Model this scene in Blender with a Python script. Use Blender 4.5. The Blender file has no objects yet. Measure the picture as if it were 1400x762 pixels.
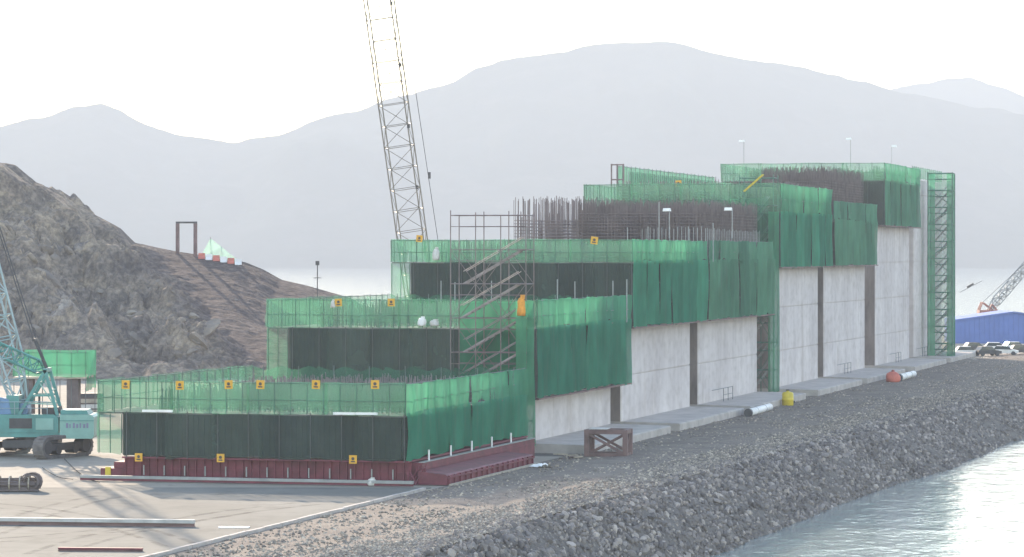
import bpy, bmesh, math, random
import numpy as np
from mathutils import Vector, Matrix

random.seed(7)
RNG = np.random.default_rng(11)
SC = bpy.context.scene
COL = SC.collection

# ------------------------------------------------------------------ camera, sky, sun, exposure
CAM_H = 16.0
FPX = 4400.0                       # focal length in pixels of a 1400 px wide frame
HORIZON = 350.0
cam_data = bpy.data.cameras.new("camera")
cam = bpy.data.objects.new("camera", cam_data)
COL.objects.link(cam)
cam.location = (0, 0, CAM_H)
cam.rotation_euler = (math.pi / 2, 0, 0)
cam_data.sensor_width = 36
cam_data.lens = FPX / 1400 * 36
cam_data.shift_y = -(381 - HORIZON) / 1400
cam_data.clip_start = 1
cam_data.clip_end = 30000
SC.camera = cam

SUN_ELEV = math.radians(19)
SUN_AZ = math.radians(-19)         # from +Y towards +X
world = bpy.data.worlds.new("World")
SC.world = world
world.use_nodes = True
wn = world.node_tree
bg = wn.nodes["Background"]
skyn = wn.nodes.new("ShaderNodeTexSky")
skyn.sky_type = 'NISHITA'
skyn.sun_disc = False
skyn.sun_elevation = SUN_ELEV
skyn.sun_rotation = SUN_AZ
skyn.altitude = 0
skyn.air_density = 1.0
skyn.dust_density = 0.35
skyn.ozone_density = 2.4
wn.links.new(skyn.outputs[0], bg.inputs[0])
bg.inputs[1].default_value = 0.15

sun_data = bpy.data.lights.new("sun", 'SUN')
sun_data.energy = 2.3
sun_data.angle = math.radians(0.6)
sun_data.color = (1.0, 0.95, 0.88)
sun = bpy.data.objects.new("sun", sun_data)
COL.objects.link(sun)
sdir = Vector((math.sin(SUN_AZ) * math.cos(SUN_ELEV), math.cos(SUN_AZ) * math.cos(SUN_ELEV), math.sin(SUN_ELEV)))
sun.rotation_euler = sdir.to_track_quat('Z', 'Y').to_euler()
sun.location = (-300, 600, 300)

SC.view_settings.view_transform = 'Standard'
SC.view_settings.look = 'None'
SC.view_settings.gamma = 1
SC.view_settings.use_white_balance = True
SC.view_settings.white_balance_temperature = 8600
SC.view_settings.white_balance_tint = 14
SC.view_settings.use_curve_mapping = False
SC.view_settings.exposure = 2.18
SC.render.engine = 'CYCLES'
SC.cycles.max_bounces = 8
SC.cycles.diffuse_bounces = 3
SC.cycles.transparent_max_bounces = 32
SC.cycles.volume_bounces = 1
SC.cycles.use_denoising = True
HAZE_DENSITY = 0.00021

# ------------------------------------------------------------------ materials
MATS = {}


def mat(name, col, rough=0.8, var=0.25, scale=1.0, metallic=0.0, bump=0.0, bscale=None, col2=None, stretch=(1, 1, 1), detail=5.0, spec=0.5):
    m = bpy.data.materials.new(name)
    m.use_nodes = True
    nt = m.node_tree
    b = nt.nodes["Principled BSDF"]
    b.inputs["Roughness"].default_value = rough
    b.inputs["Metallic"].default_value = metallic
    b.inputs["Specular IOR Level"].default_value = spec
    geo = nt.nodes.new("ShaderNodeNewGeometry")
    mp = nt.nodes.new("ShaderNodeMapping")
    mp.inputs["Scale"].default_value = stretch
    nt.links.new(geo.outputs["Position"], mp.inputs[0])
    nz = nt.nodes.new("ShaderNodeTexNoise")
    nz.inputs["Scale"].default_value = scale
    nz.inputs["Detail"].default_value = detail
    nz.inputs["Roughness"].default_value = 0.6
    nt.links.new(mp.outputs[0], nz.inputs["Vector"])
    ramp = nt.nodes.new("ShaderNodeValToRGB")
    c2 = col2 if col2 else tuple(min(1, c * (1 + var)) for c in col)
    c1 = tuple(c * (1 - var) for c in col)
    ramp.color_ramp.elements[0].position = 0.3
    ramp.color_ramp.elements[1].position = 0.7
    ramp.color_ramp.elements[0].color = (*c1, 1)
    ramp.color_ramp.elements[1].color = (*c2, 1)
    nt.links.new(nz.outputs["Fac"], ramp.inputs[0])
    nt.links.new(ramp.outputs[0], b.inputs["Base Color"])
    if bump:
        bp = nt.nodes.new("ShaderNodeBump")
        bp.inputs["Strength"].default_value = 1.0
        bp.inputs["Distance"].default_value = bump
        n2 = nt.nodes.new("ShaderNodeTexNoise")
        n2.inputs["Scale"].default_value = bscale or scale * 4
        n2.inputs["Detail"].default_value = 4
        nt.links.new(geo.outputs["Position"], n2.inputs["Vector"])
        nt.links.new(n2.outputs["Fac"], bp.inputs["Height"])
        nt.links.new(bp.outputs[0], b.inputs["Normal"])
    MATS[name] = m
    return m


def net_mat(name, col, alpha, trans=0.5):
    """fine woven safety net: sub-pixel holes -> transparency, thin cloth -> diffuse + translucent"""
    m = bpy.data.materials.new(name)
    m.use_nodes = True
    nt = m.node_tree
    for n in list(nt.nodes):
        nt.nodes.remove(n)
    out = nt.nodes.new("ShaderNodeOutputMaterial")
    d = nt.nodes.new("ShaderNodeBsdfDiffuse")
    t = nt.nodes.new("ShaderNodeBsdfTranslucent")
    tr = nt.nodes.new("ShaderNodeBsdfTransparent")
    m1 = nt.nodes.new("ShaderNodeMixShader")
    m2 = nt.nodes.new("ShaderNodeMixShader")
    geo = nt.nodes.new("ShaderNodeNewGeometry")
    mp = nt.nodes.new("ShaderNodeMapping")
    mp.inputs["Scale"].default_value = (0.5, 0.5, 0.25)
    nt.links.new(geo.outputs["Position"], mp.inputs[0])
    nz = nt.nodes.new("ShaderNodeTexNoise")
    nz.inputs["Scale"].default_value = 0.8
    nz.inputs["Detail"].default_value = 6
    nt.links.new(mp.outputs[0], nz.inputs["Vector"])
    ramp = nt.nodes.new("ShaderNodeValToRGB")
    ramp.color_ramp.elements[0].position = 0.28
    ramp.color_ramp.elements[1].position = 0.72
    ramp.color_ramp.elements[0].color = (*[c * 0.78 for c in col], 1)
    ramp.color_ramp.elements[1].color = (*[min(1, c * 1.22 + 0.01) for c in col], 1)
    nt.links.new(nz.outputs["Fac"], ramp.inputs[0])
    # each sheet fades a little differently; dust runs down it
    oi = nt.nodes.new("ShaderNodeObjectInfo")
    fade = nt.nodes.new("ShaderNodeValToRGB")
    fade.color_ramp.elements[0].color = (0.78, 0.80, 0.82, 1)
    fade.color_ramp.elements[1].color = (1.22, 1.16, 1.12, 1)
    nt.links.new(oi.outputs["Random"], fade.inputs[0])
    mul = nt.nodes.new("ShaderNodeMix"); mul.data_type = 'RGBA'; mul.blend_type = 'MULTIPLY'
    mul.inputs[0].default_value = 1
    nt.links.new(ramp.outputs[0], mul.inputs[6]); nt.links.new(fade.outputs[0], mul.inputs[7])
    mp2 = nt.nodes.new("ShaderNodeMapping")
    mp2.inputs["Scale"].default_value = (1, 1, 0.12)
    nt.links.new(geo.outputs["Position"], mp2.inputs[0])
    dn = nt.nodes.new("ShaderNodeTexNoise")
    dn.inputs["Scale"].default_value = 1.6
    dn.inputs["Detail"].default_value = 5
    nt.links.new(mp2.outputs[0], dn.inputs["Vector"])
    dr = nt.nodes.new("ShaderNodeMapRange")
    dr.inputs["From Min"].default_value = 0.5
    dr.inputs["From Max"].default_value = 0.8
    dr.inputs["To Min"].default_value = 0.0
    dr.inputs["To Max"].default_value = 0.28
    nt.links.new(dn.outputs["Fac"], dr.inputs[0])
    dust = nt.nodes.new("ShaderNodeMix"); dust.data_type = 'RGBA'
    nt.links.new(dr.outputs[0], dust.inputs[0])
    nt.links.new(mul.outputs[2], dust.inputs[6])
    g_ = sum(col) / 3
    dust.inputs[7].default_value = (g_ * 1.1, g_ * 1.12, g_ * 1.0, 1)
    nt.links.new(dust.outputs[2], d.inputs[0])
    nt.links.new(dust.outputs[2], t.inputs[0])
    mr = nt.nodes.new("ShaderNodeMapRange")
    mr.inputs["From Min"].default_value = 0.3
    mr.inputs["From Max"].default_value = 0.7
    mr.inputs["To Min"].default_value = alpha - 0.05
    mr.inputs["To Max"].default_value = min(1, alpha + 0.05)
    n3 = nt.nodes.new("ShaderNodeTexNoise")
    n3.inputs["Scale"].default_value = 0.6
    n3.inputs["Detail"].default_value = 3
    nt.links.new(geo.outputs["Position"], n3.inputs["Vector"])
    nt.links.new(n3.outputs["Fac"], mr.inputs[0])
    m1.inputs[0].default_value = trans
    nt.links.new(d.outputs[0], m1.inputs[1])
    nt.links.new(t.outputs[0], m1.inputs[2])
    nt.links.new(mr.outputs[0], m2.inputs[0])
    nt.links.new(tr.outputs[0], m2.inputs[1])
    nt.links.new(m1.outputs[0], m2.inputs[2])
    nt.links.new(m2.outputs[0], out.inputs["Surface"])
    MATS[name] = m
    return m


M = MATS


def concrete_mat():
    """board-marked wall concrete: cloudy patches, vertical runs, fine vertical seams of the shutter boards"""
    m = bpy.data.materials.new("concrete")
    m.use_nodes = True
    nt = m.node_tree
    b = nt.nodes["Principled BSDF"]
    b.inputs["Roughness"].default_value = 0.9
    b.inputs["Specular IOR Level"].default_value = 0.3
    geo = nt.nodes.new("ShaderNodeNewGeometry")

    def noise(sc, st, det, lo, hi, a, c):
        mp = nt.nodes.new("ShaderNodeMapping")
        mp.inputs["Scale"].default_value = st
        nt.links.new(geo.outputs["Position"], mp.inputs[0])
        n = nt.nodes.new("ShaderNodeTexNoise")
        n.inputs["Scale"].default_value = sc
        n.inputs["Detail"].default_value = det
        nt.links.new(mp.outputs[0], n.inputs["Vector"])
        r = nt.nodes.new("ShaderNodeValToRGB")
        r.color_ramp.elements[0].position = lo
        r.color_ramp.elements[1].position = hi
        r.color_ramp.elements[0].color = (*a, 1)
        r.color_ramp.elements[1].color = (*c, 1)
        nt.links.new(n.outputs["Fac"], r.inputs[0])
        return r.outputs[0]

    def mul(x, y):
        q = nt.nodes.new("ShaderNodeMix"); q.data_type = 'RGBA'; q.blend_type = 'MULTIPLY'
        q.inputs[0].default_value = 1
        nt.links.new(x, q.inputs[6]); nt.links.new(y, q.inputs[7])
        return q.outputs[2]
    c = noise(0.16, (1, 1, 1), 6, 0.35, 0.65, (0.56, 0.50, 0.495), (0.66, 0.60, 0.59))
    c = mul(c, noise(0.9, (1, 1, 0.07), 4, 0.36, 0.62, (0.93, 0.925, 0.92), (1.02, 1.02, 1.01)))
    c = mul(c, noise(0.7, (1, 1, 1.6), 8, 0.30, 0.55, (0.88, 0.865, 0.85), (1.02, 1.02, 1.02)))
    c = mul(c, noise(0.5, (1, 1, 0.10), 3, 0.60, 0.76, (1, 1, 1), (0.82, 0.78, 0.75)))
    nt.links.new(c, b.inputs["Base Color"])
    MATS["concrete"] = m

concrete_mat()
mat("concrete_footing", (0.43, 0.385, 0.36), 0.9, 0.2, 0.6, bump=0.02, bscale=5)
mat("form_steel", (0.085, 0.080, 0.088), 0.6, 0.3, 0.8, bump=0.0)
mat("form_red", (0.16, 0.028, 0.045), 0.6, 0.35, 0.9)
mat("form_brown", (0.175, 0.105, 0.10), 0.7, 0.35, 0.7)
mat("joint_sheet", (0.215, 0.178, 0.168), 0.8, 0.5, 0.5, stretch=(1, 1, 0.3))
mat("rust", (0.145, 0.114, 0.112), 0.85, 0.4, 0.8)
mat("rebar", (0.20, 0.16, 0.16), 0.8, 0.3, 0.6)
mat("galv", (0.30, 0.31, 0.31), 0.55, 0.2, 1.2, metallic=0.3)
mat("galv_dark", (0.13, 0.15, 0.15), 0.6, 0.25, 1.2, metallic=0.2)
mat("stair_steel", (0.27, 0.23, 0.225), 0.6, 0.3, 1.0)
mat("pale_steel", (0.42, 0.41, 0.40), 0.6, 0.3, 0.8)
mat("scaffold_dark", (0.07, 0.075, 0.075), 0.7, 0.25, 1.2)
mat("scaffold_red", (0.19, 0.14, 0.14), 0.6, 0.3, 1.0)
mat("scaffold_green", (0.05, 0.16, 0.12), 0.6, 0.3, 1.0)
mat("plank", (0.36, 0.31, 0.25), 0.85, 0.3, 1.2)
mat("deck", (0.15, 0.15, 0.145), 0.9, 0.35, 0.5, bump=0.03, bscale=2)
mat("white_paint", (0.78, 0.77, 0.76), 0.5, 0.1, 1.0)
mat("sign_orange", (0.72, 0.36, 0.04), 0.55, 0.1, 3.0)
mat("sign_dark", (0.07, 0.06, 0.05), 0.6, 0.1, 3.0)
mat("lamp_glass", (0.85, 0.87, 0.9), 0.2, 0.05, 3.0)
mat("yellow_paint", (0.62, 0.46, 0.05), 0.5, 0.2, 1.5)
mat("boom_yellow", (0.20, 0.178, 0.155), 0.55, 0.2, 0.6)
mat("teal_paint", (0.05, 0.25, 0.235), 0.45, 0.18, 1.0)
mat("teal_light", (0.19, 0.41, 0.36), 0.45, 0.12, 1.0)
mat("blue_machine", (0.09, 0.22, 0.38), 0.45, 0.2, 1.0)
mat("boom_pale", (0.28, 0.38, 0.40), 0.5, 0.2, 1.0)
mat("dark_metal", (0.055, 0.055, 0.06), 0.6, 0.3, 1.0)
mat("track_dirt", (0.16, 0.145, 0.14), 0.9, 0.35, 2.0, bump=0.02)
mat("glass", (0.05, 0.07, 0.08), 0.1, 0.1, 1.0)
mat("orange_cloth", (0.75, 0.30, 0.05), 0.8, 0.2, 4.0)
mat("grey_cloth", (0.55, 0.53, 0.50), 0.8, 0.2, 4.0)
mat("blue_sheet", (0.085, 0.165, 0.42), 0.65, 0.12, 0.3)
mat("red_paint", (0.30, 0.10, 0.085), 0.55, 0.25, 1.0)
mat("barrier_red", (0.62, 0.16, 0.12), 0.6, 0.2, 1.0)
mat("lettering", (0.20, 0.20, 0.30), 0.6, 0.1, 3.0)
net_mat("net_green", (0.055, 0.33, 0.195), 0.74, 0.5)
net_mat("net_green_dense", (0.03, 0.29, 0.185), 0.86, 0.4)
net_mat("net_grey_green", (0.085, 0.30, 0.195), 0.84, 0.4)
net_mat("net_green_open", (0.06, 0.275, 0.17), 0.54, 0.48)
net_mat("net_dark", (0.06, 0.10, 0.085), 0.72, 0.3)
net_mat("net_mint", (0.30, 0.60, 0.48), 0.55, 0.6)


# ------------------------------------------------------------------ helpers
class MB:
    """collects geometry for ONE mesh object"""

    def __init__(s):
        s.v = []
        s.f = []

    def add(s, vs, fs):
        o = len(s.v)
        s.v += [tuple(v) for v in vs]
        s.f += [tuple(i + o for i in f) for f in fs]
        return s

    def box(s, x0, x1, y0, y1, z0, z1):
        vs = [(x0, y0, z0), (x1, y0, z0), (x1, y1, z0), (x0, y1, z0), (x0, y0, z1), (x1, y0, z1), (x1, y1, z1), (x0, y1, z1)]
        return s.add(vs, [(0, 3, 2, 1), (4, 5, 6, 7), (0, 1, 5, 4), (1, 2, 6, 5), (2, 3, 7, 6), (3, 0, 4, 7)])

    def bar(s, p, q, r, n=6, r2=None):
        p = Vector(p); q = Vector(q)
        d = (q - p)
        if d.length < 1e-6:
            return s
        d.normalize()
        a = d.orthogonal().normalized()
        b = d.cross(a)
        r2 = r if r2 is None else r2
        vs = []
        for c, rr in ((p, r), (q, r2)):
            for k in range(n):
                t = 2 * math.pi * (k + 0.5) / n
                vs.append(c + a * (rr * math.cos(t)) + b * (rr * math.sin(t)))
        fs = [(k, (k + 1) % n, n + (k + 1) % n, n + k) for k in range(n)]
        fs += [tuple(reversed(range(n))), tuple(range(n, 2 * n))]
        return s.add(vs, fs)

    def beam(s, p, q, w, h, up=(0, 0, 1)):
        p = Vector(p); q = Vector(q)
        d = (q - p).normalized()
        a = d.cross(Vector(up))
        if a.length < 1e-4:
            a = d.orthogonal()
        a.normalize()
        b = a.cross(d).normalized()
        vs = []
        for c in (p, q):
            for (i, j) in ((-1, -1), (1, -1), (1, 1), (-1, 1)):
                vs.append(c + a * (i * w / 2) + b * (j * h / 2))
        return s.add(vs, [(0, 1, 2, 3), (7, 6, 5, 4), (0, 4, 5, 1), (1, 5, 6, 2), (2, 6, 7, 3), (3, 7, 4, 0)])

    def prism(s, poly, y0, y1, axis='y'):
        """poly: (a,b) points; extruded along axis. axis y: a->x b->z ; x: a->y b->z ; z: a->x b->y"""
        n = len(poly)

        def P(a, b, c):
            return {'y': (a, c, b), 'x': (c, a, b), 'z': (a, b, c)}[axis]
        vs = [P(a, b, y0) for a, b in poly] + [P(a, b, y1) for a, b in poly]
        fs = [(k, (k + 1) % n, n + (k + 1) % n, n + k) for k in range(n)]
        fs += [tuple(reversed(range(n))), tuple(range(n, 2 * n))]
        return s.add(vs, fs)

    def mesh(s, name):
        me = bpy.data.meshes.new(name)
        me.from_pydata(s.v, [], s.f)
        bm = bmesh.new()
        bm.from_mesh(me)
        bmesh.ops.recalc_face_normals(bm, faces=bm.faces)
        bm.to_mesh(me)
        bm.free()
        return me

    def build(s, name, material, parent=None, smooth=False):
        me = s.mesh(name)
        if smooth:
            me.shade_smooth()
        me.materials.append(M[material] if isinstance(material, str) else material)
        return link(name, me, parent)


def link(name, data, parent=None, loc=None, rot=None, scale=None):
    o = bpy.data.objects.new(name, data)
    COL.objects.link(o)
    if parent is not None:
        o.parent = parent
    if loc is not None:
        o.location = loc
    if rot is not None:
        o.rotation_euler = rot
    if scale is not None:
        o.scale = scale
    return o


def tag(o, label, cat, group=None):
    o["label"] = label
    o["category"] = cat
    if group:
        o["group"] = group
    return o


def thing(name, label, cat, loc=(0, 0, 0), rotz=0, group=None):
    o = link(name, None, None, loc, (0, 0, rotz))
    o.empty_display_size = 0.5
    return tag(o, label, cat, group)


def structure(o):
    o["kind"] = "structure"
    return o


def stuff(o):
    o["kind"] = "stuff"
    return o


# the caisson row: local x = r (right, towards the water), local y = s (along the row), local z up
ROW_A = math.atan(1177 / FPX)
ROW_O = Vector((-7.79, 228.6, 0))
U = Vector((math.sin(ROW_A), math.cos(ROW_A), 0))
V = Vector((math.cos(ROW_A), -math.sin(ROW_A), 0))


def row(r, s, z=0.0):
    return ROW_O + V * r + U * s + Vector((0, 0, z))


def row_thing(name, label, cat, r, s, z=0.0, group=None):
    return thing(name, label, cat, row(r, s, z), -ROW_A, group)


def at(px, py, Y):
    return Vector(((px - 700) / FPX * Y, Y, CAM_H - (py - HORIZON) / FPX * Y))


def ground_at(px, py, z=0.0):
    Y = FPX * (CAM_H - z) / (py - HORIZON)
    return Vector(((px - 700) / FPX * Y, Y, z))


# value noise for terrain
NOISE_T = {}


def vnoise(x, y, seed=0):
    if seed not in NOISE_T:
        NOISE_T[seed] = np.random.default_rng(seed).random((256, 256))
    T = NOISE_T[seed]
    xi = np.floor(x).astype(int); yi = np.floor(y).astype(int)
    fx = x - xi; fy = y - yi
    fx = fx * fx * (3 - 2 * fx); fy = fy * fy * (3 - 2 * fy)
    a = T[xi % 256, yi % 256]; b = T[(xi + 1) % 256, yi % 256]
    c = T[xi % 256, (yi + 1) % 256]; d = T[(xi + 1) % 256, (yi + 1) % 256]
    return (a * (1 - fx) + b * fx) * (1 - fy) + (c * (1 - fx) + d * fx) * fy - 0.5


def fbm(x, y, oct=5, seed=0, gain=0.5):
    t = np.zeros_like(x); a = 1.0; f = 1.0
    for k in range(oct):
        t += a * vnoise(x * f, y * f, seed + k)
        a *= gain; f *= 2.03
    return t


def grid_mesh(name, X, Y, Z, smooth=True):
    ny, nx = X.shape
    vs = np.stack([X.ravel(), Y.ravel(), Z.ravel()], 1)
    idx = np.arange(nx * ny).reshape(ny, nx)
    q = np.stack([idx[:-1, :-1].ravel(), idx[:-1, 1:].ravel(), idx[1:, 1:].ravel(), idx[1:, :-1].ravel()], 1)
    me = bpy.data.meshes.new(name)
    me.from_pydata(vs.tolist(), [], q.tolist())
    if smooth:
        me.shade_smooth()
    return me


# ------------------------------------------------------------------ setting: water, ground, bank, hill, mountains
WATER_Z = -4.0
TANA = math.tan(ROW_A)


def skew(Y):
    # the shoreline runs a little wide of the caisson row
    return 0.036 * np.maximum(0, np.asarray(Y, float) - 190.0)


def bank_x(Y, X0):
    return X0 + TANA * Y


def wide(Y):
    return np.clip(0.70 + 0.30 * (np.asarray(Y, float) - 175.0) / 150.0, 0.70, 1.0)


def top_x(Y):
    return float(TOP_X0 + TANA * Y + skew(Y))


def water_material():
    m = bpy.data.materials.new("water")
    m.use_nodes = True
    nt = m.node_tree
    b = nt.nodes["Principled BSDF"]
    b.inputs["Base Color"].default_value = (0.22, 0.27, 0.265, 1)
    b.inputs["Roughness"].default_value = 0.1
    b.inputs["IOR"].default_value = 1.33
    geo = nt.nodes.new("ShaderNodeNewGeometry")
    hs = []
    for sc, st in ((0.35, (1, 0.5, 1)), (1.3, (1, 0.6, 1))):
        mp = nt.nodes.new("ShaderNodeMapping")
        mp.inputs["Scale"].default_value = st
        mp.inputs["Rotation"].default_value = (0, 0, 0.5 * sc)
        nt.links.new(geo.outputs["Position"], mp.inputs[0])
        n = nt.nodes.new("ShaderNodeTexNoise")
        n.inputs["Scale"].default_value = sc
        n.inputs["Detail"].default_value = 4
        nt.links.new(mp.outputs[0], n.inputs["Vector"])
        hs.append(n)
    ad = nt.nodes.new("ShaderNodeMath")
    ad.operation = 'MULTIPLY_ADD'
    nt.links.new(hs[1].outputs["Fac"], ad.inputs[0])
    ad.inputs[1].default_value = 0.35
    nt.links.new(hs[0].outputs["Fac"], ad.inputs[2])
    bp = nt.nodes.new("ShaderNodeBump")
    bp.inputs["Distance"].default_value = 0.19
    bp.inputs["Strength"].default_value = 0.8
    nt.links.new(ad.outputs[0], bp.inputs["Height"])
    nt.links.new(bp.outputs[0], b.inputs["Normal"])
    M["water"] = m


water_material()
w = MB()
w.add([(-4400, -500, WATER_Z), (4400, -500, WATER_Z), (4400, 9400, WATER_Z), (-4400, 9400, WATER_Z)], [(0, 1, 2, 3)])
structure(w.build("sea_water", "water"))


def ground_material(name, c1, c2, c3, s1, s2, bump, bscale, stones=False):
    m = bpy.data.materials.new(name)
    m.use_nodes = True
    nt = m.node_tree
    b = nt.nodes["Principled BSDF"]
    b.inputs["Roughness"].default_value = 0.95
    b.inputs["Specular IOR Level"].default_value = 0.2
    geo = nt.nodes.new("ShaderNodeNewGeometry")

    def noise(sc, det=6):
        n = nt.nodes.new("ShaderNodeTexNoise")
        n.inputs["Scale"].default_value = sc
        n.inputs["Detail"].default_value = det
        n.inputs["Roughness"].default_value = 0.65
        nt.links.new(geo.outputs["Position"], n.inputs["Vector"])
        return n
    a = noise(s1); c = noise(s2)
    r1 = nt.nodes.new("ShaderNodeValToRGB")
    r1.color_ramp.elements[0].position = 0.35
    r1.color_ramp.elements[1].position = 0.65
    r1.color_ramp.elements[0].color = (*c1, 1)
    r1.color_ramp.elements[1].color = (*c2, 1)
    nt.links.new(a.outputs["Fac"], r1.inputs[0])
    mx = nt.nodes.new("ShaderNodeMix")
    mx.data_type = 'RGBA'
    r2 = nt.nodes.new("ShaderNodeValToRGB")
    r2.color_ramp.elements[0].position = 0.5
    r2.color_ramp.elements[1].position = 0.72
    nt.links.new(c.outputs["Fac"], r2.inputs[0])
    nt.links.new(r2.outputs[0], mx.inputs[0])
    nt.links.new(r1.outputs[0], mx.inputs[6])
    mx.inputs[7].default_value = (*c3, 1)
    last = mx.outputs[2]
    if stones:
        oi = nt.nodes.new("ShaderNodeObjectInfo")
        ad = nt.nodes.new("ShaderNodeMath"); ad.operation = 'ADD'
        fr = nt.nodes.new("ShaderNodeMath"); fr.operation = 'FRACT'
        nt.links.new(oi.outputs["Random"], ad.inputs[0])
        nt.links.new(geo.outputs["Random Per Island"], ad.inputs[1])
        nt.links.new(ad.outputs[0], fr.inputs[0])
        rs = nt.nodes.new("ShaderNodeValToRGB")
        rs.color_ramp.elements[0].color = (0.55, 0.54, 0.56, 1)
        rs.color_ramp.elements[1].color = (1.8, 1.7, 1.6, 1)
        e = rs.color_ramp.elements.new(0.75); e.color = (1.1, 1.06, 1.04, 1)
        nt.links.new(fr.outputs[0], rs.inputs[0])
        mu = nt.nodes.new("ShaderNodeMix"); mu.data_type = 'RGBA'; mu.blend_type = 'MULTIPLY'
        mu.inputs[0].default_value = 1
        nt.links.new(last, mu.inputs[6]); nt.links.new(rs.outputs[0], mu.inputs[7])
        last = mu.outputs[2]
    nt.links.new(last, b.inputs["Base Color"])
    bp = nt.nodes.new("ShaderNodeBump")
    bp.inputs["Distance"].default_value = bump
    n2 = noise(bscale, 4)
    nt.links.new(n2.outputs["Fac"], bp.inputs["Height"])
    nt.links.new(bp.outputs[0], b.inputs["Normal"])
    M[name] = m
    return b


ground_material("yard_sand", (0.30, 0.26, 0.215), (0.38, 0.34, 0.29), (0.23, 0.20, 0.175), 0.15, 0.6, 0.05, 3)
ground_material("apron_concrete", (0.145, 0.142, 0.128), (0.20, 0.196, 0.178), (0.115, 0.114, 0.106), 0.09, 0.35, 0.015, 3)
ground_material("road_gravel", (0.165, 0.135, 0.12), (0.235, 0.20, 0.17), (0.13, 0.108, 0.098), 0.25, 1.3, 0.10, 4)
ground_material("bank_earth", (0.13, 0.115, 0.105), (0.19, 0.168, 0.15), (0.10, 0.088, 0.08), 0.5, 2.0, 0.15, 2)
ground_material("rock_grey", (0.175, 0.16, 0.155), (0.29, 0.265, 0.255), (0.22, 0.19, 0.17), 0.45, 1.5, 0.06, 4, True)
ground_material("pebble_tan", (0.25, 0.215, 0.18), (0.40, 0.35, 0.29), (0.20, 0.19, 0.19), 0.9, 2.2, 0.01, 8, True)
mb_ = ground_material("mountain_forest", (0.016, 0.03, 0.022), (0.05, 0.06, 0.045), (0.075, 0.075, 0.06), 0.004, 0.012, 4, 0.02)
mb_.inputs["Specular IOR Level"].default_value = 0.0

TOP_X0 = -51.5          # top edge of the rock bank at Y = 0
TOE_X0 = -43.9
yard = MB()
Y0, Y1 = 60.0, 640.0
yard.add([(-420, Y0, 0), (top_x(Y0), Y0, 0), (top_x(190), 190, 0), (top_x(Y1), Y1, 0), (-420, Y1, 0),
          (-420, Y0, -5), (top_x(Y0), Y0, -5), (top_x(Y1), Y1, -5), (-420, Y1, -5)],
         [(0, 1, 2, 3, 4), (0, 5, 6, 1), (3, 7, 8, 4)])
structure(yard.build("yard_ground", "yard_sand"))

# concrete apron in the foreground, its edge running along the row
ap = MB()
APX = -64.8
f0, f1 = 120.0, 221.5
ap.prism([(-90, f0), (bank_x(f0, APX), f0), (bank_x(f1, APX), f1), (-90, f1)], -0.2, 0.06, 'z')
apron = structure(ap.build("concrete_apron", "apron_concrete"))
# kerb of short concrete blocks along the apron edge
kb = MB()
kb.box(-0.12, 0.12, 0, 2.9, 0, 0.2)
kme = kb.mesh("kerb_block")
kme.materials.append(M["concrete_footing"])
k = 0
Yk = 150.0
while Yk < 218:
    link("kerb_block", kme, apron, (bank_x(Yk, APX) + 0.13, Yk, 0.0), (random.uniform(-.01, .01), 0, -ROW_A + random.uniform(-.008, .008)))
    Yk += 3.0 * math.cos(ROW_A)

# gravel road between the caisson footings and the bank: an uneven sheet
ny, nx = 420, 44
ys = np.linspace(100, 560, ny)[:, None] * np.ones((1, nx))
tt = np.linspace(0, 1, nx)[None, :] * np.ones((ny, 1))
xs = (APX + 0.3 + (TOP_X0 + skew(ys) - APX - 0.3) * tt) + TANA * ys
zz = 0.012 + 0.10 * np.clip(fbm(xs * 0.35, ys * 0.12, 5, 31) + 0.12, 0, 1) * np.minimum(1, 8 * np.minimum(tt, 1 - tt))
zz += 0.05 * np.exp(-((tt - 0.35) / 0.05) ** 2) + 0.05 * np.exp(-((tt - 0.62) / 0.05) ** 2)
gme = grid_mesh("gravel_road", xs, ys, zz)
gme.materials.append(M["road_gravel"])
road = structure(link("gravel_road", gme))

# rock bank: earth core + stones
ny, nx = 300, 14
ys = np.linspace(100, 620, ny)[:, None] * np.ones((1, nx))
tt = np.linspace(0, 1, nx)[None, :] * np.ones((ny, 1))
wob = 1.3 * fbm(ys * 0.05, tt * 0, 3, 5)
xs = TOP_X0 + skew(ys) + (TOE_X0 - TOP_X0 + 1.2) * wide(ys) * tt + TANA * ys + wob * tt
zz = 0.0 + (WATER_Z - 1.0) * tt ** 1.45 + 0.25 * fbm(xs * 0.6, ys * 0.6, 3, 8)
bme = grid_mesh("rock_bank", xs, ys, zz)
bme.materials.append(M["bank_earth"])
bank = structure(link("rock_bank", bme))


def rock_proto(seed, sub=1):
    bm = bmesh.new()
    bmesh.ops.create_icosphere(bm, subdivisions=sub, radius=1)
    r = random.Random(seed)
    dirs = [Vector((r.uniform(-1, 1), r.uniform(-1, 1), r.uniform(-1, 1))).normalized() for _ in range(7)]
    cut = [r.uniform(0.55, 0.9) for _ in dirs]
    for v in bm.verts:
        c = v.co.copy()
        for d, k in zip(dirs, cut):
            e = c.dot(d)
            if e > k:
                c -= d * (e - k)
        c *= r.uniform(0.92, 1.08)
        v.co = Vector((c.x, c.y * r.uniform(0.95, 1.05), c.z * 0.75))
    me = bpy.data.meshes.new("stone")
    bm.to_mesh(me)
    bm.free()
    return me


ROCKS = [rock_proto(40 + i, 2) for i in range(8)]
ROCKS_LO = [rock_proto(60 + i, 1) for i in range(6)]
for me in ROCKS:
    me.materials.append(M["rock_grey"])


def bank_point(Y, t):
    wo = float(1.3 * fbm(np.array([Y * 0.05]), np.array([0.0]), 3, 5)[0])
    x = TOP_X0 + float(skew(Y)) + (TOE_X0 - TOP_X0 + 1.2) * float(wide(Y)) * t + TANA * Y + wo * t
    z = (WATER_Z - 1.0) * t ** 1.45
    return x, z


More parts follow.
